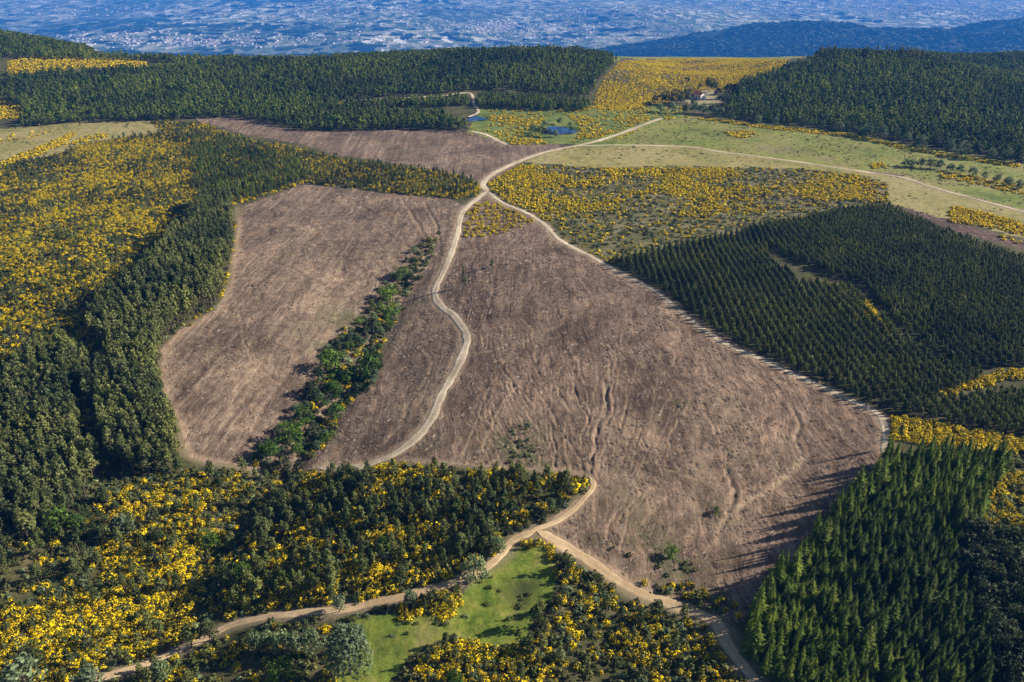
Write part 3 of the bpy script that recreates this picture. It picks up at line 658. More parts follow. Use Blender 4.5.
def split_nearest(P, n, reserve=8):
    """the n plants that show largest and lie inside the frame"""
    px, py, d = px_of(P); inside = (px > 2) & (px < 1022) & (py < 690) & (py > 0); dd = np.where(inside, d, 1e9)
    order = np.argsort(dd)[:n]; order = order[dd[order] < 1e8]; m = np.zeros(len(P), bool); m[order] = True; return m
def tree_layer(P, S, protos, n_ind, name, label_fn, cat, group, mass_name, mass_label, mass_cat):
    m = split_nearest(P, n_ind)
    px, py, d = px_of(P)
    for i in np.where(m)[0]:
        lab, grp = label_fn(px[i], py[i], S[i][2]); one_tree(name, P[i], S[i], protos[i % len(protos)], lab, cat, grp or group)
    if (~m).sum(): make_instancer(mass_name, P[~m], S[~m], [p.mass for p in protos], mass_label, mass_cat)

# --- pointed conifers, lower right
CONP = [(887,463),(850,503),(805,553),(768,593),(742,626),(742,652),(770,700),(810,770),(1010,770),(992,700),(985,640),(966,600),(955,548),(974,530),(985,492),(1008,472),(998,458),(940,450)]
P = region([CONP], 2.15, .97, use_excl=True); S = scale3(len(P), 4.6, 7.4, 1.12, .2)
edge = [(887,463),(850,503),(805,553),(768,593),(742,626),(742,652),(770,700)]
px_, py_, _ = px_of(P); S[seg_dist(px_, py_, edge) < 12] *= (1.2, 1.2, 1.42)  # outer row made taller and wider so its cast shadow reaches further
def word(hgt, lo, hi, a, b, c):
    return a if hgt > hi else (c if hgt < lo else b)
def con_lab(px, py, h):
    d = seg_dist(np.array([px]), np.array([py]), edge)[0]; w = word(h, 5.5, 6.5, 'tall', 'middle-sized', 'short')
    if d < 13:
        where = 'by the shaded track bend' if py > 600 else ('above the long shadow on the felled field' if py > 520 else 'near the track end')
        return f'{w} pointed conifer in the plantation outer row {where}', f'{w} outer row conifers {where}'
    where = 'along the bottom edge of the frame' if py > 650 else ('next to the dark rounded evergreens' if px > 935 else ('just inside the shaded track bend' if px < 810 else ('in the middle of the lower right plantation' if py > 560 else 'in the upper half of the lower right plantation')))
    return f'{w} bright green pointed conifer {where}', f'{w} conifers {where}'
tree_layer(P, S, CONIFER, 300, 'conifer_tree', con_lab, 'conifer', None, 'conifer_plantation', 'further pointed conifers filling the rest of the lower right plantation', 'plantation')
# --- round dark evergreen trees at the lower right corner
OAKP = [(958,548),(976,532),(1000,540),(1110,520),(1110,760),(1012,760),(994,700),(987,640),(968,600)]
P = region([OAKP], 2.7, .97); S = scale3(len(P), 4.5, 6.5, 1.0)
tree_layer(P, S, OAK, 300, 'evergreen_tree', lambda a, b, h: (f"{word(h, 5.1, 5.9, 'large', 'middle-sized', 'small')} dark rounded evergreen {'at the bottom' if b > 625 else 'at the top'} of the lower right corner", f"{word(h, 5.1, 5.9, 'large', 'middle-sized', 'small')} evergreens {'at the bottom' if b > 625 else 'at the top'} of the corner"), 'tree', None, 'evergreen_grove', 'more dark rounded evergreens continuing past the right edge', 'grove')
# --- left pine stands
ST1 = [(186,232),(205,205),(233,206),(234,240),(229,268),(216,306),(180,327),(159,350),(160,376),(168,402),(182,440),(185,470),(165,480),(120,475),(108,450),(100,424),(92,395),(110,370),(92,335),(104,308),(140,283)]
ST2 = [(-100,420),(0,402),(17,378),(37,358),(67,350),(88,362),(93,388),(72,402),(84,428),(84,446),(98,468),(90,500),(50,540),(0,548),(-100,560)]
P = region([ST1], 1.95, .96); S = scale3(len(P), 7.5, 10.5, 1.0)
tree_layer(P, S, PINE, 110, 'pine_tree', lambda a, b, h: (f"{word(h, 8.4, 9.6, 'tall', 'middle-sized', 'short')} slim olive pine at the {'foot' if b > 440 else 'middle'} of the stand beside the left felled field", f"{word(h, 8.4, 9.6, 'tall', 'middle-sized', 'short')} pines at the {'foot' if b > 440 else 'middle'} of the stand"), 'pine', None, 'pine_stand', 'upper part of the pine stand running between gorse slope and felled field', 'pine stand')
P = region([ST2], 2.05, .93); S = scale3(len(P), 7.5, 10.0, 1.05)
tree_layer(P, S, PINE, 100, 'pine_tree', lambda a, b, h: (f"{word(h, 8.3, 9.3, 'tall', 'middle-sized', 'short')} greyish pine in the stand at the left edge, {'on its frame side' if a < 45 else 'on its right side'}", f"{word(h, 8.3, 9.3, 'tall', 'middle-sized', 'short')} left edge pines {'by the frame' if a < 45 else 'on the right'}"), 'pine', None, 'pine_stand', 'rest of the pine stand at the left edge of the frame', 'pine stand')
# --- row plantation on the right
RP1 = [(612,262),(640,255),(700,243),(760,232),(770,262),(800,285),(850,290),(880,322),(940,365),(985,378),(960,390),(935,394),(935,402),(1000,395),(1110,390),(1110,462),(1024,438),(940,424),(888,412),(850,396),(800,372),(760,354),(720,336),(690,314),(655,287)]
RP2 = [(748,230),(806,220),(853,211),(889,209),(940,232),(1024,262),(1110,292),(1110,392),(1024,366),(960,372),(925,350),(892,318),(858,283),(840,280),(800,262),(770,250)]
P = region([RP1], 2.6, .98, rows=(2.75, .95, 0.0)); P2 = region([RP2], 2.6, .97, rows=(2.75, .95, 0.06))
S = scale3(len(P), 3.3, 4.3, .9); S2 = scale3(len(P2), 3.3, 4.5, .9)
tree_layer(P, S, PINE_D, 240, 'young_pine', lambda a, b, h: (f"{word(h, 3.6, 4.0, 'tall', 'middle-sized', 'short')} young pine in the rows {'by the end of the pale track' if a < 890 else 'above the middle of the yellow strip' if a < 960 else 'above the yellow strip at the right edge'}", f"{word(h, 3.6, 4.0, 'tall', 'middle-sized', 'short')} row pines {'by the track' if a < 890 else 'above the strip' if a < 960 else 'at the right edge'}"), 'pine', None, 'pine_plantation', 'straight rows of young dark pines right of the main felled field', 'plantation')
make_instancer('pine_plantation', P2, S2, [p.mass for p in PINE_D], 'upper block of young dark pines in curved rows near the right edge', 'plantation')

# --- far forests
FAR_L = [(-60,78),(0,79),(60,75),(150,71),(165,69),(240,68),(300,67),(420,58),(520,55),(590,56),(612,66),(600,80),(590,98),(560,96),(520,92),(474,90),(440,94),(400,96),(341,101),(336,112),(380,113),(440,117),(462,127),(471,134),(440,130),(384,130),(341,131),(304,131),(262,122),(234,117),(150,121),(67,124),(18,128),(28,118),(20,106),(0,100),(-60,100)]
FAR_S2 = [(341,110),(345,105),(400,103),(466,100),(469,106),(400,108)]
FAR_S3 = [(475,108),(478,98),(540,99),(590,104),(588,112),(540,111)]
FAR_R = [(722,115),(733,100),(738,86),(765,78),(800,66),(822,56),(830,40),(1120,40),(1120,175),(1024,161),(976,154),(932,148),(896,138),(849,132),(792,125),(750,121)]
CREST = [(-60,20),(0,22),(60,40),(100,57),(180,61),(300,62),(420,56),(520,52),(590,53),(618,62),(600,66),(520,60),(420,62),(300,70),(180,67),(160,62),(60,60),(0,58),(-60,58)]
Pl = region([FAR_L], 2.9, patch(35, -.5, -.1, 861, .62, .96), margin=40); Pc = region([CREST], 3.0, .9, margin=40, deeper=120); Pr = region([FAR_R], 3.0, patch(35, -.5, -.1, 862, .65, .96), margin=40, deeper=150)
P2 = region([FAR_S2, FAR_S3], 2.6, .95)
make_instancer('conifer_forest', np.vstack([Pl, Pc]), scale3(len(Pl) + len(Pc), 3.2, 8.0, 1.2, .25), [p.mass for p in FARPINE], 'dark conifer forest covering the far plateau at the left and centre', 'forest')
make_instancer('conifer_forest', Pr, scale3(len(Pr), 3.4, 8.5, 1.2, .25), [p.mass for p in FARPINE], 'dark conifer forest on the hill at the upper right', 'forest')
make_instancer('conifer_belt', P2, scale3(len(P2), 4.5, 6.5, 1.2), [p.mass for p in FARPINE], 'narrow conifer belts in front of the far forest near the ponds', 'forest')

# --- mixed scrub with pines and gorse
SCR_FG = [(-100,545),(0,545),(60,535),(100,500),(120,480),(185,470),(240,468),(262,478),(310,470),(386,462),(440,466),(500,470),(560,475),(590,478),(588,492),(545,524),(510,536),(498,556),(478,571),(466,590),(450,618),(398,611),(345,626),(345,650),(330,690),(300,770),(-100,770)]
SCR_BM = [(384,690),(412,656),(436,643),(475,642),(501,649),(526,647),(532,628),(552,600),(558,565),(546,545),(508,545),(512,536),(536,534),(562,549),(600,573),(640,597),(680,611),(712,628),(726,650),(758,690),(790,770),(350,770)]
SCR_BR = [(600,568),(645,594),(690,604),(720,612),(738,618),(736,606),(715,596),(690,585),(660,588)]
SLOPE = [(-90,185),(0,167),(33,160),(60,154),(84,144),(134,137),(164,133),(150,121),(200,122),(250,140),(300,148),(345,160),(410,168),(455,175),(483,186),(478,197),(455,199),(400,195),(345,188),(305,183),(262,198),(234,205),(205,203),(186,230),(140,280),(104,305),(90,335),(67,349),(37,357),(17,377),(0,401),(-90,410)]
pine_fg = [(265,505),(300,482),(350,476),(420,473),(585,479),(583,492),(545,522),(508,532),(480,560),(440,582),(350,602),(300,606),(232,618),(222,600),(228,560),(262,530)]
P1 = region([pine_fg], 2.6, patch(8, -.4, .3, 501, .2, .9)); P3 = region([SCR_FG], 3.3, patch(13, -.15, .45, 502, .07, .75)); P6 = region([[(-20,520),(60,515),(110,495),(130,540),(110,565),(60,585),(-20,592)]], 3.0, .6); P4 = region([SCR_BM], 4.0, patch(14, -.1, .5, 503, .08, .6))
P = np.vstack([P1, P3, P4, P6]); S = scale3(len(P), 2.8, 6.0, 1.15)
def scr_lab(px, py, h):
    w = word(h, 3.8, 5.0, 'tall', 'middle-sized', 'small')
    if px > 380 and py > 600: where = 'among the gorse right of the green meadow' if px > 520 else 'among the gorse below the green meadow'
    elif px < 110: where = 'in the yellow gorse near the left edge'
    elif px < 225: where = 'in the yellow gorse above the bottom left track'
    elif px < 330: where = 'at the left end of the thicket above the track'
    elif px < 430: where = 'in the middle of the thicket below the felled fields'
    else: where = 'at the right end of the thicket near the track junction'
    return f'{w} dark pine {where}', f'{w} pines {where}'
tree_layer(P, S, PINE_D, 290, 'scrub_pine', scr_lab, 'pine', None, 'pine_thicket', 'smaller dark pines scattered deeper in the lower left thicket', 'thicket')
Pa = region([SLOPE], 3.0, patch(26, -.05, .4, 505, .07, .55)); Pb = region([[(180,125),(250,142),(345,161),(455,176),(483,188),(455,198),(345,187),(305,182),(262,196),(234,204),(190,200),(200,160),(170,140)]], 2.7, .55)
Pk = region([[(195,142),(250,150),(300,158),(300,180),(262,196),(234,202),(204,196),(190,170)]], 2.5, .6); make_instancer('young_conifers', Pk, scale3(len(Pk), 2.8, 5.0, 1.1), [p.mass for p in CONIFER], 'bright pointed young conifers above the left felled field', 'scrub')
Ps = np.vstack([Pa, Pb]); make_instancer('pine_scrub', Ps, scale3(len(Ps), 2.0, 4.6, 1.2), [p.mass for p in PINE_D], 'dark young pines scattered through the yellow gorse slope at the left', 'scrub')

# --- gorse
GREG = [
 ('fg', [SCR_FG], 1.35, patch(15, -.3, .3, 601, .10, .80), .9, 1.6),
 ('fgdense', [[(-40,610),(40,585),(120,590),(185,600),(190,640),(120,665),(60,684),(-40,690)]], 1.25, patch(7, -.5, .2, 621, .25, .85), .9, 1.6),
 ('fgdense2', [[(125,500),(170,480),(235,472),(255,495),(235,530),(200,560),(175,595),(120,590),(95,565)]], 1.3, patch(7, -.4, .2, 622, .2, .8), .9, 1.5),
 ('thick', [pine_fg], 1.7, patch(6, -.1, .4, 611, .1, .6), 1.3, 2.4),
 ('bm', [SCR_BM], 1.35, patch(9, -.15, .35, 602, .10, .75), .8, 1.5),
 ('br', [SCR_BR], 1.4, .4, .9, 1.6),
 ('strip', [[(892,418),(940,426),(1024,440),(1110,464),(1110,478),(1024,452),(1000,456),(940,448),(893,440)]], 1.3, .85, 1.2, 2.0),
 ('strip2', [[(986,492),(1010,474),(1110,470),(1110,540),(1000,540),(978,531)]], 1.5, .5, 1.1, 1.9),
 ('edge', [[(186,234),(160,262),(140,283),(104,308),(92,335),(110,370),(92,395),(104,430),(84,430),(74,402),(95,385),(88,360),(88,335),(104,304),(140,279)]], 1.6, .35, 1.0, 1.6),
 ('standedge', [[(236,215),(240,240),(233,282),(221,308),(196,326),(172,346),(164,368),(160,366),(160,350),(180,326),(216,305),(229,268),(233,240)]], 1.5, .4, .8, 1.4),
 ('rp', [[(845,300),(868,300),(885,325),(860,320),(850,330)], [(935,394),(985,380),(1000,372),(1110,372),(1110,380),(1005,380),(985,388),(940,398)], [(872,318),(890,326),(890,334),(876,330)], [(696,255),(724,256),(724,262),(698,262)]], 1.4, .8, 1.2, 2.0),
 ('mead', [[(428,602),(450,595),(462,600),(458,618),(440,622),(430,618)], [(395,612),(425,603),(430,612),(400,622)], [(425,660),(450,645),(480,645),(500,652),(520,650),(520,690),(400,690)], [(508,546),(512,538),(535,536),(556,548),(560,575),(550,566),(545,548)]], 1.3, .55, .9, 1.6),
 ('fork', [[(465,210),(487,200),(520,212),(534,222),(515,230),(490,236),(464,238)]], 1.5, .4, .8, 1.4),
]
near_g = []
for nm, polys, sp, pr, h0, h1 in GREG:
    P = region(polys, sp, pr); s = scale3(len(P), h0, h1, 1.15, .2); near_g.append((P, s))
P = np.vstack([a for a, b in near_g]); S = np.vstack([b for a, b in near_g])
m = split_nearest(P, 300); px, py, d = px_of(P)
for i in np.where(m)[0]:
    w = word(S[i][2], 1.05, 1.3, 'large', 'middle-sized', 'small')
    where = 'beside the shaded track at the bottom' if px[i] > 660 else 'right of the green meadow' if px[i] > 520 else 'below the green meadow' if px[i] > 360 else 'between the willows and the bottom left track' if px[i] > 170 else 'left of the track in the bottom left corner'
    lab, gr = f'{w} yellow flowering gorse bush {where}', f'{w} gorse bushes {where}'
    one_bush('gorse_bush', P[i], S[i], GORSE[i % 5].data, lab, 'gorse bush', gr)
make_instancer('gorse_thicket', P[~m], S[~m], GORSE, 'yellow flowering gorse spread through the lower thickets and stand edges', 'gorse')
P = region([SLOPE], 1.4, patch(16, -.45, .3, 603, .14, .82)); make_instancer('gorse_slope', P, scale3(len(P), .8, 1.5, 1.15, .25), GORSE, 'yellow gorse covering the slope at the left', 'gorse')
P = region([POLY['heath']], 1.45, lambda x, y, px, py: np.clip(.12 + .78 * sstep((fbm(x / 22, y / 22, 604, 4) + .35 - np.maximum(0, (py - 190) / 60)) / .55), 0, 1)); make_instancer('gorse_heath', P, scale3(len(P), .6, 1.15, 1.35, .2), GORSE_FAR, 'yellow gorse on the heath right of the track fork', 'gorse')
FARY = [(597,90),(606,74),(620,62),(640,60),(700,59),(790,60),(775,72),(745,80),(732,92),(724,92),(705,90),(688,98),(665,104),(640,108),(612,110),(592,108)]
far_polys = [(FARY, 1.9, patch(30, -.45, .2, 605, .2, .9)), (POLY['wet'], 1.9, patch(22, -.2, .3, 606, .1, .75)), ([(612,138),(640,127),(668,117),(662,121),(640,130),(618,139)], 1.5, .9),
 ([(-20,100),(8,99),(26,110),(24,118),(0,120),(-20,120)], 1.8, .7), ([(7,62),(43,54),(100,57),(147,62),(147,68),(83,68),(50,73),(7,75)], 1.9, .75),
 ([(0,163),(20,154),(50,143),(70,133),(78,134),(60,146),(34,158),(4,168)], 1.5, .75), ([(60,146),(80,139),(100,132),(110,136),(84,144)], 1.6, .45), ([(-10,145),(30,138),(60,131),(40,131),(-10,138)], 1.9, .2),
 ([(682,117),(725,120),(766,126),(849,134),(916,149),(1024,166),(1024,169),(916,152),(849,137),(766,129),(725,123)], 1.6, .75), ([(722,132),(750,130),(760,136),(735,139)], 1.6, .5),
 ([(870,164),(884,163),(886,168),(872,169)], 1.4, .8), ([(935,172),(975,176),(1024,186),(1024,196),(975,184),(940,178)], 1.7, .55), ([(950,206),(983,212),(1024,223),(1090,240),(1090,252),(1024,236),(993,229),(948,222)], 1.5, .8),
 ([(320,107),(345,102),(400,99),(440,97),(440,100),(400,102),(345,106)], 1.8, .5), ([(1000,236),(1060,250),(1060,256),(1000,240)], 1.5, .4)]
FP = np.vstack([region([p], sp, pr, margin=40) for p, sp, pr in far_polys])
make_instancer('far_gorse', FP, scale3(len(FP), .75, 1.3, 1.4, .2), GORSE_FAR, 'yellow gorse colouring the far fields and field margins', 'gorse')
# --- low dark shrubs between the gorse
GAP = [(92,395),(110,370),(108,450),(120,478),(185,470),(120,490),(90,520),(50,545),(0,552),(0,520),(80,500),(98,468),(84,440)]
P = np.vstack([region([GAP, ST1, ST2], 2.0, .7), region([SCR_FG], 1.7, .75), region([SCR_BM], 1.6, .85), region([SCR_BR], 1.6, .8), region([[(978,531),(986,492),(1000,456),(1024,452),(1110,470),(1110,540),(1000,540)]], 1.7, .85)])
make_instancer('heath_shrubs', P, scale3(len(P), .7, 1.5, 1.2, .2), SHRUB, 'low olive shrubs filling the ground between the near gorse bushes', 'shrubs')
P = np.vstack([region([SLOPE], 1.9, .85), region([POLY['heath']], 2.1, .4)])
make_instancer('heath_shrubs', P, scale3(len(P), .6, 1.2, 1.4, .2), SHRUB, 'low olive heath shrubs on the left slope and central heath', 'shrubs')
# --- felling debris
P = np.vstack([region([POLY['cut_b']], 1.5, patch(8, -.3, .5, 701, .12, .85), rows=(1.3, .8, 0.1)), ])
PA = region([POLY['cut_a']], 1.5, patch(8, -.3, .5, 702, .10, .75), rows=(1.3, .8, A_DIR))
make_instancer('felling_debris', P, scale3(len(P), .25, .6, .95, .25), BRASH, 'dead branches strewn in rows over the main felled field', 'debris', .04, .1 + rng.normal(size=len(P)) * .6)
make_instancer('felling_debris', PA, scale3(len(PA), .22, .55, .95, .25), BRASH, 'dead branches strewn over the left felled field', 'debris', .04, A_DIR + rng.normal(size=len(PA)) * .6)

# ------------------------------------------------------------------ trees placed one by one: pixel of the base, crown width in pixels
def hand(name, px, py, wpx, protos, label, asp=1.0, cat='tree', group=None, k=0):
    c = cast([px], [py])[0]; d = float(px_of(c[None])[2][0]); w = 1.2 * wpx * d / FPX; h = w / .9 * asp
    pr = protos if isinstance(protos, Proto) else protos[k % len(protos)]
    return one_tree(name, c, (w / .9, w / .9, h), pr, label, cat, group)
gul = [(419,284,11,'topmost small leafy tree right of the gully bed'),(402,279,15,'uppermost bright green tree in the gully'),(389,300,18,'round green tree second from the top of the gully'),(391,319,17,'green tree just below the gully bend'),(374,335,17,'green tree in the middle of the gully above the yellow gorse'),
 (366,377,29,'largest leafy tree on the right bank of the gully'),(331,371,26,'big round bright green tree on the left bank of the gully'),(348,384,20,'green tree between the two largest gully trees'),(314,396,19,'lone green tree at the left bank of the gully'),(334,394,17,'small green tree below the two largest gully trees'),
 (335,420,22,'leafy tree low in the gully on its right side'),(304,419,17,'leafy tree low in the gully on its left side'),(314,438,20,'leafy tree in the centre of the lower gully'),(290,444,28,'broad bright green tree near the foot of the gully'),(299,456,17,'small green tree at the foot of the gully'),(271,459,24,'leftmost broad green tree at the foot of the gully'),(282,472,19,'lowest green tree where the gully meets the track')]
for i, (x, y, w, l) in enumerate(gul): hand('leafy_tree', x, y, w * .85, GREEN_T if i % 4 else OAK, l, .9, k=i)
wil = [(351,674,40,'large grey-green willow at the left end of the meadow',1.35,GREY_BIG),(311,652,19,'grey-green tree nearest the large willow',1.4,GREY_T),(297,654,18,'second grey-green tree left of the large willow',1.4,GREY_T),(284,654,19,'third grey-green tree left of the large willow',1.4,GREY_T),(269,651,17,'fourth grey-green tree left of the large willow',1.3,GREY_T),(255,648,16,'leftmost grey-green tree of the row by the large willow',1.3,GREY_T),
 (284,684,26,'round mossy green tree at the bottom edge left of the large willow',1.1,GREEN_T),(162,680,21,'round grey-green tree beside the bottom left track',1.0,GREY_T),(27,690,42,'wide grey-green tree in the bottom left corner',.8,GREY_T),(92,690,30,'grey-green tree left of the track at the bottom edge',.8,GREY_T),
 (60,530,25,'bright green leafy tree at the foot of the left pine stand',.9,GREEN_T),(80,533,20,'smaller bright green tree at the foot of the left pine stand',.9,GREEN_T),(124,534,20,'grey-green tree in the gorse below the pine stand',1.0,GREY_T),(208,545,17,'small bright green tree in the middle of the lower left gorse',.9,GREEN_T),(243,580,20,'green tree at the edge of the lower left gorse',.9,GREEN_T),
 (497,553,17,'grey-green tree at the top left corner of the meadow',1.1,GREY_T),(474,578,24,'grey-green tree overhanging the track left of the meadow',1.0,GREY_T),(411,606,15,'small grey-green tree below the track left of the meadow',1.1,GREY_T),(431,606,15,'dark leafy tree between track and meadow',1.0,OAK),(384,551,15,'small bright green tree in the dark thicket',.9,GREEN_T),(670,557,13,'small green tree at the foot of the ravine',.9,GREEN_T),(716,514,8,'tiny green bush in the ravine of the main felled field',.9,GREEN_T),
 (192,648,20,'dark tree on the track bank at the bottom left',1.1,OAK),(212,640,18,'dark tree leaning over the bottom left track',1.2,OAK),(340,612,15,'grey-green tree on the track behind the large willow',1.2,GREY_T),(526,655,16,'dark leafy tree at the lower tip of the meadow',1.0,OAK),(455,684,16,'bright green bush at the bottom edge below the meadow',.8,GREEN_T)]
for i, (x, y, w, l, a, pr) in enumerate(wil): hand('leafy_tree', x, y, w, pr, l, a, k=i)
for i, (x, y, w) in enumerate([(556,560,11),(559,570,12),(560,582,13),(558,594,12),(554,606,12),(548,616,12),(540,626,11),(534,637,12),(520,549,8),(530,548,8)]): hand('hedge_tree', x + 4, y, w * .7, OAK, 'dark leafy tree in the hedge along the right side of the meadow', 1.0, group='hedge trees of the meadow', k=i)
hand('pine_tree', 464, 286, 7.5, PINE_D, 'lone small pine on the main felled field right of the track', 2.3, 'pine')
hand('pine_tree', 492, 267, 7, PINE_D, 'lone dark bush-like pine near the top of the main felled field', 1.0, 'pine')
hand('pine_tree', 897, 446, 13, PINE, 'tall pine at the track end by the yellow strip', 1.9, 'pine')
for i, (x, y, w) in enumerate([(985,500,18),(972,512,18),(960,530,16),(995,520,16),(1006,478,14)]): hand('pine_tree', x, y, w, PINE, 'rounded olive pine at the right rim of the conifer plantation', 1.4, 'pine', 'rounded pines at the plantation rim', i)
hx = [(661,103,8),(668,105,10),(676,105,11),(684,103,10),(688,100,8),(687,83,5),(700,88,4),(708,90,9),(714,92,9),(718,99,8),(720,104,9),(726,106,9),(694,106,6),(655,103,6),(735,98,10),(728,94,9)]
for i, (x, y, w) in enumerate(hx): hand('leafy_tree', x, y, w, OAK, 'dark tree of the copse around the small far house', 1.05, group='trees around the far house', k=i)
for i, (x, y, w) in enumerate([(648,109,7),(660,112,8),(672,113,9),(684,114,8),(695,113,9),(703,114,10),(712,115,9),(720,117,9),(730,120,8),(742,122,8),(757,124,8),(775,126,8),(800,128,8),(822,130,8),(838,132,9),(852,135,10),(866,137,12),(880,139,13),(893,142,10),(906,144,10),(920,147,11),(934,150,13),(948,152,11),(962,156,13),(975,158,12),(990,159,10),(1005,161,12),(1018,163,11)]):
    hand('leafy_tree', x, y, w, GREY_T if i % 3 else OAK, 'blue-green tree in the line between pasture and forested hill', .95, group='tree line below the forested hill', k=i)
for i, (x, y, w) in enumerate([(905,166,8),(912,167,9),(921,167,9),(930,168,10),(940,169,9),(950,171,8),(960,173,9),(972,176,9),(985,179,8),(996,183,9),(1008,186,10),(1019,189,10)]): hand('leafy_tree', x, y, w, GREY_T, 'grey-green bush in the hedge crossing the right pasture', .85, group='hedge in the right pasture', k=i)
for i, (x, y, w) in enumerate([(533,133,10),(541,136,11),(545,127,7),(549,137,8),(556,137,7),(571,131,5),(570,126,5),(560,124,6)]): hand('leafy_tree', x, y, w, OAK if i % 2 else GREY_T, 'small dark tree on the shore of the larger pond', .8, group='trees around the larger pond', k=i)
P = region([[(815,58),(910,60),(1024,72),(1024,76),(910,64),(815,62)]], 7, .5)
for i in range(min(60, len(P))): one_tree('pine_tree', P[i], (9, 9, 13), PINE[i % 5], 'tall thin pine standing out on the far skyline', 'pine', 'skyline pines')
# bushes of the gully floor and clearing
GV = [(440,232),(430,262),(410,290),(398,318),(382,345),(380,378),(345,410),(330,440),(300,470),(262,476),(252,462),(285,425),(305,398),(318,365),(345,330),(365,315),(380,285),(405,262),(430,235)]
Q = region([GV], 2.4, lambda x, y, px, py: patch(7, -.25, .2, 811, .06, .9)(x, y, px, py) * np.clip((py - 240) / 110, .2, 1)); pxq, pyq, dq = px_of(Q)
for i in range(len(Q)):
    nm_ = 'upper gully' if pyq[i] < 330 else ('middle gully' if pyq[i] < 400 else 'lower gully'); sz = float(rng.uniform(1.8, 4.2))
    one_tree('gully_bush', Q[i], (sz, sz, sz * .8), (OAK if i % 3 == 0 else GREEN_T if i % 3 == 1 else GREY_T)[i % 5], f"{['dark', 'bright', 'grey-'][i % 3]} green bush filling the {nm_} between larger trees".replace('- green', '-green'), 'bush', f"{['dark', 'bright', 'grey'][i % 3]} bushes of the {nm_}")
P = region([GV], 1.6, patch(6, -.4, .2, 801, .1, .75)); k = rng.random(len(P)) < .25; k &= px_of(P)[1] > 305
make_instancer('gully_shrubs', P[~k], scale3(len(P[~k]), .8, 2.0, 1.3, .25), SHRUB, 'low green shrubs along the gully bed', 'shrubs')
for i in np.where(k)[0][:200]: one_bush('gorse_bush', P[i], (1.7, 1.7, 1.5), GORSE[i % 5].data, 'yellow gorse bush among the leafy gully trees', 'gorse bush', 'gorse bushes in the gully')
P = np.vstack([region([p], 1.6, .5) for p in [[(512,425),(530,420),(536,440),(540,468),(508,468),(506,450)], [(655,555),(690,560),(700,580),(690,592),(655,585)], [(672,400),(684,400),(684,408),(672,408)], [(600,540),(620,545),(640,560),(625,562),(604,553)]]])
make_instancer('clearing_shrubs', P, scale3(len(P), .4, 1.0, 1.3, .25), SHRUB, 'green regrowth bushes on the main felled field', 'shrubs')
P = np.vstack([region([POLY['meadow']], 2.0, patch(7, -.1, .4, 805, .02, .4)), region([[(430,600),(470,590),(480,575),(500,562),(480,600),(470,625),(445,630)]], 1.6, .4)]); 
T_ = np.vstack([region([POLY['pasture']], 2.0, patch(22, -.2, .4, 821, .06, .7)), region([POLY['pale_mid'], POLY['pale_right']], 2.2, patch(15, .0, .5, 822, .03, .4)), region([POLY['pale_left']], 2.2, patch(15, -.1, .5, 823, .05, .5)), region([POLY['wet']], 2.0, .35)])
make_instancer('pasture_tufts', T_, scale3(len(T_), .15, .4, 3.0, .4), TUFT, 'low olive tufts dotting the far pastures', 'tufts', .05)
make_instancer('meadow_tufts', P, scale3(len(P), .3, .8, 1.3, .3), SHRUB, 'dark tufts dotting the green meadow', 'tufts')

# ------------------------------------------------------------------ small house at the end of the far track
def box_geo(x0, x1, y0, y1, z0, z1):
    V = np.array([(x, y, z) for z in (z0, z1) for y in (y0, y1) for x in (x0, x1)]); F = np.array([(0, 2, 3, 1), (4, 5, 7, 6), (0, 1, 5, 4), (2, 6, 7, 3), (0, 4, 6, 2), (1, 3, 7, 5)]); return V, F
def plain(name, c, rough=.8):
    def f(nt, bs):
        nt.links.new(mixc(nt, c, tuple(x * .75 for x in c), noise(nt, coords(nt), 3, 4)), bs.inputs['Base Color']); bs.inputs['Roughness'].default_value = rough
    return mat(name, f)
M_WALL, M_ROOF, M_DARK, M_WOOD = plain('white_wall', (.78, .76, .72)), plain('red_tiles', (.32, .10, .06)), plain('window_dark', (.02, .025, .03), .2), plain('door_wood', (.16, .09, .05))
def house(P, L, W, hh, rz, label):
    e = add('farmhouse', None); e.location = (P[0], P[1], P[2] + .1); e.rotation_euler = (0, 0, rz); tag(e, label, 'house')
    V, F = box_geo(-L / 2, L / 2, -W / 2, W / 2, -.8, hh)
    gb = [(np.array([(sx * L / 2, -W / 2, hh), (sx * L / 2, W / 2, hh), (sx * L / 2, 0, hh + W * .2), (sx * L / 2, 0, hh + W * .2)]), np.array([(0, 1, 2, 3)])) for sx in (-1, 1)]
    V, F = join([(V, F)] + gb); add('wall', np_mesh('house_wall', V, F, M_WALL), e)
    rp = []
    for s in (-1, 1):
        a = np.array([(-L / 2 - .3, 0, hh + W * .2 + .05), (L / 2 + .3, 0, hh + W * .2 + .05), (L / 2 + .3, s * (W / 2 + .35), hh - .15), (-L / 2 - .3, s * (W / 2 + .35), hh - .15)])
        b = a + (0, 0, .14); rp.append((np.vstack([a, b]), np.array([(0, 1, 2, 3), (7, 6, 5, 4), (0, 3, 7, 4), (1, 5, 6, 2), (2, 6, 7, 3), (0, 4, 5, 1)])))
    V, F = join(rp); r = add('roof', np_mesh('house_roof', V, F, M_ROOF), e)
    V, F = box_geo(L * .25, L * .25 + .6, -.3, .3, hh + W * .2, hh + W * .2 + .9); add('chimney', np_mesh('chimney', V, F, M_WALL), r)
    for x in (-L * .33, L * .3):
        V, F = box_geo(x - .5, x + .5, -W / 2 - .05, -W / 2 + .1, 1.0, 2.1); add('window', np_mesh('window', V, F, M_DARK), e)
    V, F = box_geo(-.5, .5, -W / 2 - .05, -W / 2 + .1, 0, 2.1); add('door', np_mesh('door', V, F, M_WOOD), e)
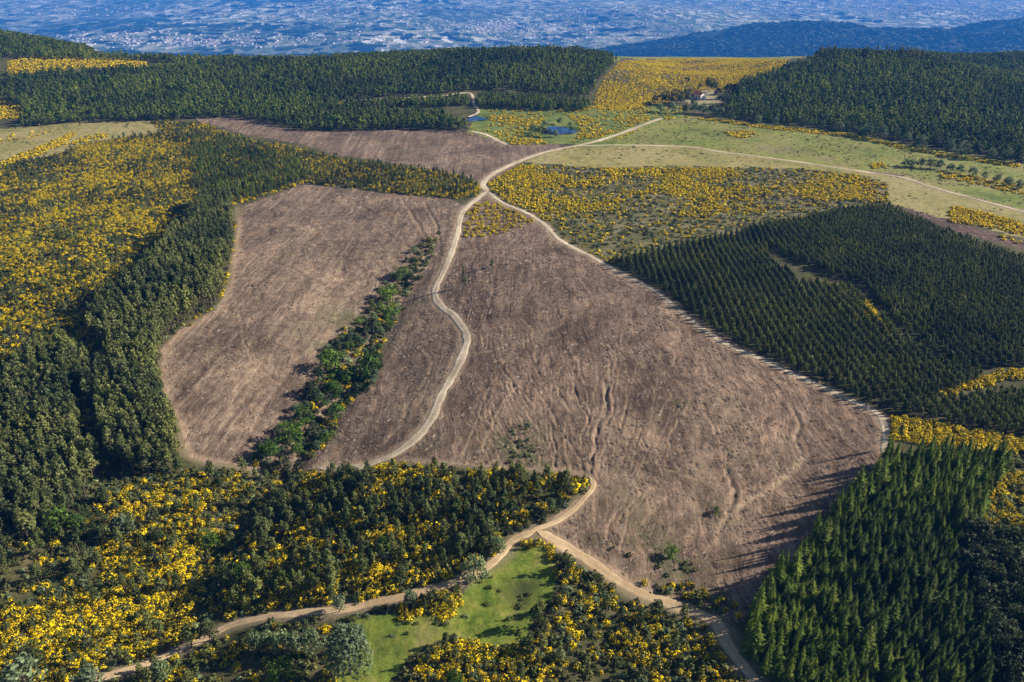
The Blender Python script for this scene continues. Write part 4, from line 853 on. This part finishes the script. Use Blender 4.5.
house(HOUSE, 9.0, 6.5, 3.6, -.95, 'small white house with red roof in the far clearing')
hs = cast([693.5], [98.0])[0]; house(hs, 4.5, 3.5, 2.3, .1, 'low white outbuilding left of the small far house')
# far village houses, a few pixels at most
VX = []
for (px, py, n, sx, sy) in [(180,40,150,120,4),(60,38,60,60,4),(200,42,60,40,2),(280,16,60,60,6),(500,26,110,18,3),(430,30,50,60,8),(560,40,50,60,6),(620,28,90,60,4),(640,12,120,60,4),(760,4,120,70,3),(860,10,130,80,3),(960,10,130,60,4),(1000,22,110,40,4),(940,3,80,80,2),(380,8,60,80,4),(120,10,50,100,5)]:
    a = cast(np.clip(rng.normal(px, sx, n * 3), -60, 1090), np.clip(rng.normal(py, sy, n * 3), -2, 50), 22000); VX.append(a[a[:, 1] > 3800])
VX = np.vstack(VX); VX = VX[VX[:, 2] < -540]
def vh(i):
    V, F = join([box_geo(-.5, .5, -.4, .4, -.2, .45)]); g_ = np.array([(-.55, -.45, .45), (.55, -.45, .45), (.55, 0, .75), (-.55, 0, .75), (-.55, .45, .45), (.55, .45, .45)])
    Vb, Fb = join([(V, F), (g_, np.array([(0, 1, 2, 3), (3, 2, 5, 4)]))]); return bpy.data.objects.new('village_proto', np_mesh('village_house', Vb, Fb, [M_WALL, plain('pale_tiles', (.5, .38, .32))], mi=np.r_[np.zeros(len(F)), 1, 1]))
M_WOOD_FAR = leaf_mat('valley_wood_leaves', (0.012, 0.024, 0.008), (0.05, 0.07, 0.022), 0.0, .002)
def wood_proto(i):
    V, F, z = dome(g(900 + i), 36, .34); return bpy.data.objects.new('wood_proto', np_mesh('far_wood', V, F, M_WOOD_FAR))
def far_scatter(x0, x1, y0, y1, sp, pr):
    xx, yy = np.meshgrid(np.arange(x0, x1, sp), np.arange(y0, y1, sp)); xx = (xx + sp * rng.uniform(-.5, .5, xx.shape)).ravel(); yy = (yy + sp * rng.uniform(-.5, .5, yy.shape)).ravel()
    k = (np.abs(xx) < yy * .72) & (rng.random(xx.shape) < pr(xx, yy)); xx, yy = xx[k], yy[k]
    return np.column_stack([xx, yy, exact_height(xx, yy)])
wood_p = lambda x, y: .04 + .88 * sstep((-.02 - fbm(x / 1100, y / 2600, 871, 5)) / .12)
WA = np.vstack([far_scatter(-6000, 6000, 3600, 7500, 78, wood_p), far_scatter(-9500, 9500, 7500, 13000, 125, wood_p)])
WA = WA[~((WA[:, 2] > -585) & (np.abs(WA[:, 1] - 4900) < 1600) & (WA[:, 0] > 200))]
cell = lambda A: (np.round(A[:, 0] / 170).astype(int) * 10007 + np.round(A[:, 1] / 420).astype(int))
WA = WA[~np.isin(cell(WA), cell(VX)) | (rng.random(len(WA)) < .12)]        # towns stand in open land
make_instancer('valley_woods', WA, np.column_stack([rng.uniform(35, 110, len(WA)), rng.uniform(35, 130, len(WA)), rng.uniform(9, 17, len(WA))]), [wood_proto(i) for i in range(3)], 'dark woods scattered between the fields of the hazy valley', 'woods', 0.0)
WB = far_scatter(200, 5000, 3500, 6600, 34, lambda x, y: .9 * sstep((fbm(x / 420, y / 500, 875, 4) + .42) / .15)); WB = WB[WB[:, 2] > -600]
make_instancer('ridge_woods', WB, np.column_stack([rng.uniform(18, 42, len(WB)), rng.uniform(18, 42, len(WB)), rng.uniform(8, 16, len(WB))]), [wood_proto(i + 5) for i in range(3)], 'dark woods covering the blue ridge beyond the plateau', 'woods', 0.0)
make_instancer('village_houses', VX, scale3(len(VX), 6, 12, 1.8, .4), [vh(0)], 'tiny white houses scattered over the far valley towns', 'houses', 0.0)

# ------------------------------------------------------------------ haze in the air
def f_haze(nt, bs):
    nt.nodes.remove(bs); pv = N(nt, 'ShaderNodeVolumePrincipled'); pv.inputs['Color'].default_value = (0.045, 0.30, 1.0, 1)
    pv.inputs['Density'].default_value = 0.9e-4; pv.inputs['Anisotropy'].default_value = 0.0
    nt.links.new(pv.outputs[0], nt.nodes['Material Output'].inputs['Volume'])
hm = bpy.data.materials.new('haze_air'); hm.use_nodes = True; f_haze(hm.node_tree, hm.node_tree.nodes['Principled BSDF'])
V, F = box_geo(-34000, 34000, -34000, 34000, float(GZm.min()) - 2, 126)
tag(add('haze', np_mesh('haze', V, F, hm)), 'thin blue haze filling the air over the valley', 'haze', kind='stuff')
